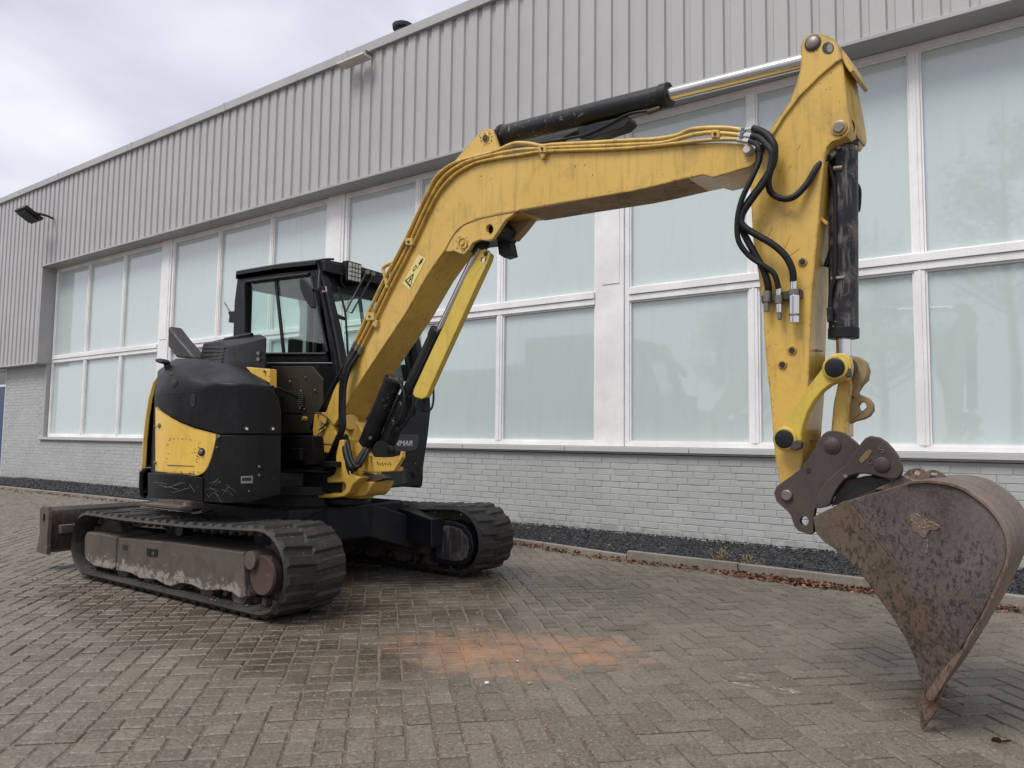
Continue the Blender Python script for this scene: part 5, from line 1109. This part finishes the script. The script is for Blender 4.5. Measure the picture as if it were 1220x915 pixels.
# top plates standing proud of the arm box
tp = [(954, 68), (953.8, 56), (957, 47), (963, 41.5), (970.5, 39.5), (979, 40.3), (987, 43), (994, 47), (1000, 54.5), (1002.5, 62), (1003.5, 70), (996, 74), (977, 90), (953, 114), (934, 139), (921, 160), (914, 158.5), (925.5, 143), (940.5, 121), (949.2, 98), (953.5, 82)]
part('arm_top_plate', PB(tp, AW+.012, AW-.004), YEL, EX, .0015)
part('arm_top_plate', PB([(1001.5, 56), (1008, 64), (1013, 73), (1017.5, 84), (1013, 87), (1007, 78), (1003, 70), (998, 72)], AW+.004, -AW-.004), YEL, EX, .004)
part('arm_front_plate', PB([(1005.5, 84), (1010, 86), (1016, 112), (1022, 145), (1023, 158), (1021, 164), (1016.5, 160), (1014, 148), (1010, 128)], AW*.2, -AW), YEL, EX, .004)
pin(968.5, 51.5, AW+.012, .028, STL, 'pin', .010, .036, DST)
part('through_hole', PB(circ(986.5, 57.5, 7.2, 7.4, 20), AW+.0125, AW+.004), INK, EX, 0); part('hole_tube', PB(circ(988.5, 57, 3.6, 5.4, 14), AW+.0135, AW+.0125), STL, EX, 0)
pin(1000, 152.5, AW+.001, .025, STL, 'pin', .010, .034, YEL)
part('weld_bead', MB().tube([bp(a, b, AW+.002) for a, b in ((921, 161), (934, 140), (953, 115), (977, 91), (1003, 71))], .003, 6), YEL, EX, 0)
for a, b in ((956.5, 312), (944, 417.5), (932.5, 434.5), (926, 506)):
    pin(a, b, AW, .013, INK, 'threaded_boss', .009, .020, YEL) if b != 506 else None
for a, b in ((973, 417), (968.5, 525), (974, 258)):
    part('stud', PB([(a-2.5, b-1.5), (a+6, b-.5), (a+6, b+2), (a-2.5, b+1.6)], .04, .02), STL, EX, .002)
part('hose_bracket', PB([(971.5, 254), (975, 254.5), (986.5, 265), (985, 269), (971.5, 258)], AW-.03, AW-.05), YEL, EX, .003)
# boom tip grease block
part('grease_block', MB().lathe(bp(893, 180, BW2-.002), BN, [(0, .026), (.02, .026), (.035, .018)], 14), worn('greasy_white', (.5, .48, .42), .6), EX, 0)
part('rust_gap', PB([(899, 176), (909, 170), (912, 176), (905, 190), (899, 196)], AW+.006, AW-.002), DST, EX, .003)
# bucket cylinder
bo = -.01
cylb('cylinder_barrel', (1004.5, 172), (1005, 401), .062, SCUF, bo, seg=36)
cylb('cylinder_collar', (1004.5, 169.5), (1004.6, 178), .064, BLK2, bo, seg=36)
cylb('cylinder_head', (1005, 391), (1005, 403.5), .065, BLK2, bo, seg=36)
part('cylinder_eye', MB().cyl(bp(1002.5, 154, .085), bp(1002.5, 154, -.09), .055).cyl(bp(1002.5, 155, bo), bp(1004, 174, bo), .055), BLK2, EX, .004)
cylb('cylinder_rod', (1005, 402), (1006, 436), .032, CHR, bo, seg=32)
part('cylinder_pipe', MB().tube([bp(a, b, .055) for a, b in ((986, 192), (991, 208), (994.5, 228), (995, 300), (994, 332), (990, 346), (988.5, 368))], .010, 8), BLK2, EX, 0)
part('hose_fitting', MB().cyl(bp(993, 182, .05), bp(987, 187, .07), .018), STL, EX, .002); part('hose_fitting', MB().cyl(bp(993, 201, .05), bp(1004, 200, .05), .012), STL, EX, .002)
part('hose_fitting', PB([(984.5, 366), (992, 366), (992, 384), (985, 384)], .07, .04), BLK2, EX, .005)
part('pipe_clip', PB([(990, 330), (1006, 328), (1006, 331), (990, 333)], .06, .02), GREY, EX, .001)
hose([(1006, 211, -.09), (1022, 222, -.09), (1023.5, 240, -.09), (1022, 252, -.09)], .010)
hose([(984, 318, .0), (989, 305, .0), (992, 290, .0)], .014)
# arm hoses
HO = AW+.045
hose([(897.5, 153, HO), (905, 155.5, HO+.01), (913.7, 160.6, HO+.02), (921, 170, HO+.03), (923, 180, HO+.03), (919.6, 199, HO+.03), (905, 222.6, HO+.02), (890, 243, HO+.03), (883.5, 258, HO+.03), (884, 272.7, HO+.02), (899, 302, HO+.01), (910, 322, HO), (915, 340, HO-.01), (915, 351, HO-.02)], .0165)
hose([(896, 162, HO+.01), (904, 164, HO+.02), (911, 169.5, HO+.03), (918, 178, HO+.05), (920, 187, HO+.05), (914.5, 210.8, HO+.05), (899, 233, HO+.05), (885, 254, HO+.05), (884, 267, HO+.05), (899, 278.6, HO+.04), (919.6, 290.4, HO+.03), (935, 304, HO+.02), (943.5, 320, HO+.01), (945.3, 335, HO)], .0155)
hose([(893, 168, HO+.01), (900, 171, HO+.02), (904, 176, HO+.03), (905, 190, HO+.03), (895, 213.7, HO+.05), (884, 237, HO+.06), (878.5, 262, HO+.06), (880, 287, HO+.05), (893, 305, HO+.03), (910.8, 317, HO+.02), (922.6, 327, HO+.01), (927.6, 344, HO)], .0125)
hose([(918, 170, HO-.01), (922, 190, HO), (916, 212, HO), (918, 228.5, HO), (931.4, 236.5, HO), (946, 234.4, HO), (961, 219.6, HO-.02), (973, 200, HO-.04), (986, 186.5, .07)], .0145)
for a, b, c_, d_, r in ((882, 155, 898, 153.5, .0135), (882, 161, 898, 162.5, .0185), (880, 166, 895, 169, .0155)):
    part('hose_fitting', MB().cyl(bp(a, b, YP), bp(c_, d_, HO), r), CHR, EX, .002); part('fitting_nut', MB().cyl(bp(a+3, b, YP+.002), bp(a+7, b-.2, YP+.01), r*1.25, seg=6), STL, EX, .001)
part('coupling_bar', PB([(906.5, 352), (953.5, 343.5), (955, 346), (954.5, 355), (907, 361)], AW+.03, AW+.006), DST, EX, .004)
for x, y0, y1, r, m_ in ((914, 347, 360, .016, STL), (913.5, 360, 371, .012, STL), (928, 341, 352, .013, CHR), (928, 352, 362, .018, STL), (928.5, 362, 373, .014, CHR), (929, 373, 381, .010, STL), (945.5, 331, 345, .015, CHR), (945.8, 345, 352, .022, STL), (946.5, 352, 385, .023, CHR), (946.5, 374, 377, .0245, STL)):
    part('quick_coupling', MB().cyl(bp(x, y0, HO-.005), bp(x, y1, HO-.005), r, seg=20), m_, EX, .002)
GRS = plain('pin_grease', (.05, .035, .02), .35, 0, .4, 60, .2)
gm = MB()
for a, b, r0 in ((968.5, 51.5, 8.5), (1000, 152.5, 7.6), (551, 289.7, 7.5), (579, 164.5, 6.5)):
    o_ = (AW+.0125) if a > 900 and b < 100 else (AW+.0012 if a > 900 else (BW2+.0065 if b > 200 else .0862))
    for _ in range(16):
        t = random.random()*6.28; rr_ = r0*random.uniform(.95, 1.12); l = random.uniform(.5, 2.2); p0 = (a+rr_*math.cos(t), b+rr_*math.sin(t)*1.05)
        gm.add([bp(p0[0]-.5, p0[1], o_), bp(p0[0]+.5, p0[1]-.3, o_), bp(p0[0]+.6, p0[1]+l*.6, o_), bp(p0[0], p0[1]+l, o_), bp(p0[0]-.5, p0[1]+l*.5, o_)], [(0, 1, 2, 3, 4)])
put('grease_specks', gm.mesh('grease_specks', GRS, False), EX, kind='stuff')
gm = MB()
for _ in range(150):                                  # paint chips on the arm and boom edges
    k = random.random()
    if k < .55: t = random.random(); a, b = 896+t*32+random.gauss(1.5, 1.2), 255+t*315; o_ = AW+.0012
    elif k < .8: a, b = random.gauss(992, 7), random.gauss(110, 26); o_ = AW+.0012
    else: t = random.random(); a, b = 640+t*195, 245.5-t*38.5; o_ = BW2+.0012
    if k >= .55 and k < .8 and not (80 < b < 150 and a < 1004): continue
    w_, h_ = random.uniform(.3, 1.3), random.uniform(.3, 1.6)
    gm.add([bp(a-w_/2, b, o_), bp(a, b-h_/2, o_), bp(a+w_/2, b+.2, o_), bp(a+.1, b+h_/2, o_)], [(0, 1, 2, 3)])
put('paint_chips', gm.mesh('paint_chips', plain('chip_dark', (.06, .035, .02), .6), False), EX, kind='stuff')
gm = MB()
for _ in range(8):                                   # fine dark scratches across the arm
    a, b = random.uniform(915, 955), random.uniform(150, 300); t = random.gauss(1.9, .35); l = random.uniform(4, 20)
    gm.tube([bp(a, b, AW+.0008), bp(a+l*.5*math.cos(t)+.6, b+l*.5*math.sin(t), AW+.0008), bp(a+l*math.cos(t), b+l*math.sin(t), AW+.0004)], .0008, 4, 3)
put('scratches', gm.mesh('scratches', plain('scratch_brown', (.22, .13, .045), .6), False), EX, kind='stuff')
# ------------- links
lk = [(1006, 421), (1012, 426), (1014, 436), (1013, 446), (1007, 453), (998, 455), (989, 459), (980, 466), (970, 478), (963, 490), (958, 504), (955, 515), (955, 524), (952, 531), (946, 535.5), (938, 536.5), (931, 534), (926.5, 527), (926, 518), (930, 511), (934, 504), (943, 488), (954, 472), (966, 456), (977, 442), (984, 430), (986.5, 425), (991, 422), (998, 420.5)]
part('side_link', PB(lk, AW+.062, AW+.012), YEL2, EX, .008)
part('side_link', PB(lk, -AW-.012, -AW-.062), YEL2, EX, .008)
for a, b in ((996, 438.5), (936, 523)):
    pin(a, b, AW+.06, .041, BLK2, 'pin', .022, .052, YEL2)
    part('pin_shaft', MB().cyl(bp(a, b, AW+.02), bp(a, b, -AW-.06), .03), DST, EX, 0)
part('pin_retainer', PB([(944, 526), (950, 524), (955, 527), (954, 534), (946, 537), (941, 534)], AW+.085, AW+.05), DST, EX, .004)
part('pin_retainer', PB([(1004, 437), (1013, 439), (1014, 448), (1008, 450)], AW+.07, AW+.05), DST, EX, .004)
for o0, o1 in ((.075, .04), (-.04, -.075)):
    part('bucket_link', PB([(999, 452), (1004, 449), (1012, 447), (1014, 460), (1011, 480), (1008, 505), (1009, 525), (1017, 524), (1022, 530), (1020, 543), (1010, 540), (1001, 532), (992, 524), (990, 512), (993, 480), (996, 466)], o0, o1), YEL, EX, .006)
part('bucket_link', PB([(1000, 460), (1011, 458), (1011, 520), (999, 520)], .04, -.04), YEL, EX, .004)
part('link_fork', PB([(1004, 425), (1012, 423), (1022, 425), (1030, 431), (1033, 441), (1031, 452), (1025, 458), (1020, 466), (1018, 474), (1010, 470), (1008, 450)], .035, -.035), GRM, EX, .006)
part('link_fork', PB([(1004, 425), (1012, 423), (1022, 425), (1030, 431), (1033, 441), (1031, 452), (1025, 458), (1020, 466), (1018, 474), (1010, 470), (1008, 450)], -.08, -.11), YEL, EX, .006)
part('link_barrel', MB().cyl(bp(1008, 438, .11), bp(1008, 438, -.11), .046), DST, EX, .004)
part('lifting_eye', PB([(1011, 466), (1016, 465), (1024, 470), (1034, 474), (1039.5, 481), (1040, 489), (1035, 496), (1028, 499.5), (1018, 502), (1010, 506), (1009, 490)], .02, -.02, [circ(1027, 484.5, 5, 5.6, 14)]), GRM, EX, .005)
# ------------- quick coupler
cp = [(922, 587), (925, 580), (929, 576.5), (940, 569), (952.5, 559.5), (962, 547), (971, 533), (976, 523), (981, 517), (986, 513.8), (991, 513), (998, 513.8), (1005, 516), (1013, 522), (1022, 530), (1030, 538), (1022, 556), (1013, 567), (1004, 572), (997, 578.7), (991, 587), (986.6, 597), (980, 602), (971, 606), (969.5, 615), (969, 634), (966, 637), (960, 635.5), (951, 632.5), (947, 628), (944.6, 622), (942, 614), (938, 609), (930, 602), (925, 597)]
for o0, o1 in ((.175, .145), (-.145, -.175)):
    part('coupler_plate', PB(cp, o0, o1, [circ(958, 620.8, 5.2, 5.8, 16)]), DST, EX, .005)
part('coupler_body', PB([(960, 560), (985, 532), (1010, 540), (1004, 566), (985, 588), (968, 598), (955, 590)], .144, -.144), DST, EX, .01)
pin(938, 590, .175, .024, STL, 'pin', .012); pin(991.5, 530.5, .175, .027, DST, 'pin', .010, .034)
part('bolt', MB().cyl(bp(963.5, 560, .174), bp(963.5, 560, .179), .010), INK, EX, 0)
er = [(1026, 527), (1031, 521.5), (1037, 519.3), (1047, 521), (1056, 527), (1063, 534.5), (1068.5, 542), (1072.5, 551), (1074.5, 559), (1073, 566), (1069, 570.5), (1062, 571.5), (1052, 569.5), (1042, 566.5), (1031, 564.5), (1021, 565), (1012.8, 567.5), (1005, 573), (999, 580), (994, 588), (989, 601), (984.5, 604), (975, 606), (971, 600), (976, 585), (985, 572), (997, 562), (1008, 553), (1016, 541)]
for o0, o1 in ((.225, .19), (-.19, -.225)): part('bucket_ear', PB(er, o0, o1), DST, EX, .006)
pin(1051, 553.5, .225, .030, DST, 'pin', .006); part('bolt', MB().cyl(bp(1007, 567, .226), bp(1007, 567, .232), .008), STL, EX, 0)
# stamped characters on the ear
def etext(s, a, b, ang, size, m_):
    q = bp(a, b, .2262); ux = BT*math.cos(ang)+UP*math.sin(ang); uy = -BT*math.sin(ang)+UP*math.cos(ang)
    nz = ux.cross(uy); text('lettering', s, size, M(((ux.x, uy.x, nz.x, q.x), (ux.y, uy.y, nz.y, q.y), (ux.z, uy.z, nz.z, q.z), (0, 0, 0, 1))), m_)
OCH = plain('ochre_stamp', (.16, .105, .045), .6)
part('weld_patch', PB([(1023, 548), (1030, 539), (1036, 535), (1039, 538), (1034, 546), (1026, 552.5)], .2275, .225), OCH, EX, .001)
etext('S', 1054.5, 537.5, R(36), .040, plain('stamp_grey', (.12, .105, .095), .6)); etext('CW', 1049, 546, R(36), .030, plain('stamp_dark', (.075, .062, .055), .6))
# inner arch between the ears
ar = [(1010, 572), (1030, 567), (1050, 570), (1066, 574), (1068, 580), (1040, 590), (1010, 598), (990, 603), (996, 590)]
part('ear_arch', PB(ar, .186, -.186), DST, EX, .003)
part('arch_slot', PB([(999, 597), (1006, 587), (1018, 579), (1032, 574.5), (1046, 574), (1050, 577), (1040, 583), (1024, 589), (1010, 595)], .188, .184), INK, EX, .001)
part('ear_tube', MB().cyl(bp(1051, 551, .19), bp(1051, 551, -.19), .05), DST, EX, .004)
# ------------- bucket
HB = .365
sp_ = [(970, 616), (1007, 597.5), (1045, 586), (1083, 575), (1105, 574.5), (1126, 577.5), (1144, 583), (1159, 592), (1171, 600), (1181.5, 611), (1190, 622), (1196.4, 634), (1199.5, 646), (1200, 659), (1198.5, 668), (1194, 680), (1181.5, 708), (1165, 740), (1151, 762), (1142, 777), (1128, 793), (1116, 812), (1107, 826), (1103, 829), (1100, 815), (1092, 788), (1081, 763), (1066, 738), (1051.5, 718), (1036, 696), (1020, 676), (1000, 658), (981, 645), (972, 634)]
for o0, o1 in ((HB-.012, HB-.034), (-HB+.034, -HB+.012)): part('bucket_side', PB(sp_, o0, o1), BKT, EX, .004)
chk = [(968.5, 616.5), (975, 612.5), (1007, 596.8), (1020, 612), (1050, 651), (1080, 692), (1110, 733), (1143.5, 777), (1135, 786), (1120, 806), (1108, 826), (1103, 830), (1099, 815), (1091, 788), (1080, 763), (1065, 738), (1050.5, 718), (1035, 696), (1019, 676), (1000, 658), (981, 645), (971.5, 634)]
for o0, o1 in ((HB+.002, HB-.0118), (-HB+.0118, -HB-.002)): part('bucket_cheek', PB(chk, o0, o1), BKT2, EX, .003)
part('weld_bead', MB().tube([bp(a, b, HB-.006) for a, b in ((1008, 597), (1022, 613), (1051, 650), (1081, 692), (1111, 733), (1145, 778))], .0055, 6), BKT2, EX, 0)
# shell swept round the profile, slightly proud of the sides
prof = [(1079, 575.5), (1084, 573.3), (1105, 572), (1127, 574.5), (1146, 580), (1161, 589), (1174, 598.5), (1184.5, 609), (1193, 620.5), (1199.5, 633), (1203, 646), (1203.5, 660), (1202, 670), (1197, 683), (1184, 712), (1168, 744), (1154, 767), (1145, 781)]
KI = [bp(a, b, HB) for a, b in prof]; KI = cat(KI, 4)
cen = bp(1100, 660, HB)
rows = []
for f in (0, .25, .5, .75, 1): rows.append([p-BN*(2*HB*f) for p in KI])
part('bucket_shell', MB().grid(rows, lambda p: p+((V((cen.x, cen.y, cen.z))+BN*((p-cen).dot(BN))-p).normalized()*.011)), BKTS, EX, .004, ang=50)
# cutting edge and teeth
ce = [(1143, 776), (1146, 781), (1134, 800), (1118, 826), (1112, 836), (1104, 834), (1103, 826), (1116, 808), (1128, 792)]
part('cutting_edge', PB(ce, HB+.004, -HB-.004), BKTS, EX, .003)
TM = None
def tooth(o):
    a = [bp(x, y, o+.032) for x, y in ((1116, 803), (1125, 800), (1127, 811), (1119, 835), (1116, 848), (1106, 862), (1098, 872.5), (1095, 868), (1094, 848), (1094.5, 834), (1100, 824), (1107, 818))]
    mb = MB(); n = len(a); c = bp(1105, 835, o)
    def taper(p, s_):
        t = max(0, min(1, (1.0-(p.z)/.36))); wd_ = .032-.018*t; return p+BN*(s_*wd_-.032+.0)
    vs = [taper(p, 1) for p in a]+[taper(p, -1) for p in a]
    mb.v = [tuple(p) for p in vs]; mb.f = [tuple(range(n)), tuple(reversed(range(n, 2*n)))]+[(i, (i+1) % n, n+(i+1) % n, n+i) for i in range(n)]; mb.a = [0]*len(mb.f)
    t_ = part('bucket_tooth', mb, BKTS, EX, .006)
    ad = part('tooth_adapter', PB([(1102, 806), (1112, 796), (1126, 794), (1130, 801), (1124, 818), (1118, 832), (1108, 836), (1101, 828), (1099, 816)], o+.040, o-.040), BKT2, EX, .006)
for o in (.325, .165, 0, -.165, -.325): tooth(o)
# rusty eye and shackle on top of the bucket, scar weld on the side
part('bucket_eye', PB([(1070, 577), (1076, 566), (1083, 559), (1091, 557), (1099, 558.5), (1104, 564), (1106, 573), (1090, 576)], .13, .105, [circ(1092, 563.5, 4.2, 3.4, 12)]), BKTS, EX, .004)
part('bucket_eye', PB([(1100, 568), (1103, 562), (1110, 559.5), (1117, 561), (1124, 565), (1129, 569), (1120, 572)], .02, -.005, [circ(1112, 564.5, 4.5, 2.0, 12)]), BKTS, EX, .003)
part('eye_plate', PB([(1040, 584), (1066, 571), (1076, 566), (1090, 572), (1100, 575), (1072, 584)], .20, -.20), BKTS, EX, .006)
part('weld_patch', PB([(1082, 618), (1085, 613), (1089, 611.5), (1094, 613.5), (1099, 612), (1102, 616), (1106, 620), (1113, 621.5), (1120, 626), (1121, 629), (1115, 632), (1109, 631.5), (1105, 636), (1102, 641), (1097, 640), (1093, 635), (1088, 633), (1086, 627), (1081.5, 624)], HB-.0085, HB-.0125), BKTS, EX, .002)
scar = MB()
for q in (((1091, 612), (1098, 617), (1103, 624), (1101, 632), (1103, 640)), ((1103, 618), (1110, 623), (1119, 627)), ((1085, 619), (1092, 624), (1096, 632)), ((1104, 643), (1105, 652), (1103, 660)), ((1108, 627), (1100, 629), (1094, 627))):
    scar.tube([bp(a, b, HB-.009) for a, b in q], lambda t: .0022+.0016*math.sin(t*17), 6, 5)
part('weld_scar', scar, worn('weld_scar', (.20, .15, .12), .6), EX, 0)

# ------------- what the panes reflect from across the yard: trees and a low building
TL = leafm('tree_leaf', (.035, .05, .02), (.10, .12, .05)); BARK = plain('bark', (.09, .075, .06), .9, 0, .3, 12, .4)
def tree(x, y, h, sp, lab):
    t = empty('tree', (x, y, 0), lab, 'tree', 'trees across the yard'); tk = MB(); rnd = random.Random(int(x*10)); lv = MB()
    tk.tube([V((x, y, -.1)), V((x+.1, y, h*.3)), V((x-.1, y+.1, h*.6)), V((x, y, h*.95))], lambda q: .16*(1-q)+.02, 8)
    for k in range(30):
        a = rnd.random()*6.28; z0 = h*rnd.uniform(.28, .85); l = sp*(1.1-z0/h)*rnd.uniform(.6, 1.3); p0 = V((x, y, z0)); p1 = p0+V((math.cos(a)*l, math.sin(a)*l, l*.7))
        tk.tube([p0, p0.lerp(p1, .5)+V((0, 0, -.1)), p1], lambda q: .045*(1-q)+.008, 6, 3)
        for _ in range(150):
            q = p0.lerp(p1, rnd.uniform(.35, 1.1))+V((rnd.gauss(0, .28), rnd.gauss(0, .28), rnd.gauss(0, .25))); leaf(lv, q, rnd.uniform(.04, .08), rnd.random(), 1.2)
    part('trunk', tk, BARK, t, 0); put('crown', lv.mesh('crown', TL, False, attr=True), t)
tree(-9.2, -12.4, 6.6, 2.3, 'small tree across the yard, faintly mirrored in the panes left of the arm')
tree(-4.3, -12.6, 9.2, 2.8, 'medium tree across the yard, mirrored in the pane behind the bucket cylinder')
tree(-.6, -12.2, 12.5, 3.4, 'tall tree across the yard, mirrored in the rightmost panes')
ob = empty('office_building', (-32, -27, 0), 'low grey building across the yard, mirrored in the lower panes', 'building')
GW = plain('far_wall', (.16, .165, .17), .8)
part('wall', MB().box((-48, -30, -.03), (-23.5, -25.2, 5.5)), GW, ob, 0); part('roof', MB().box((-48.2, -30.2, 5.5), (-23.3, -25.0, 5.9)), plain('far_roof', (.3, .3, .31), .6), ob, 0)
part('side_block', MB().box((-22.5, -23, -.03), (-17.4, -18, 6.4)), plain('far_block', (.12, .125, .13), .7), ob, 0)
for k in range(8): part('window', MB().box((-46.5+k*2.9, -25.21, 1.6), (-44.6+k*2.9, -25.17, 3.6)), DGL, ob, 0)
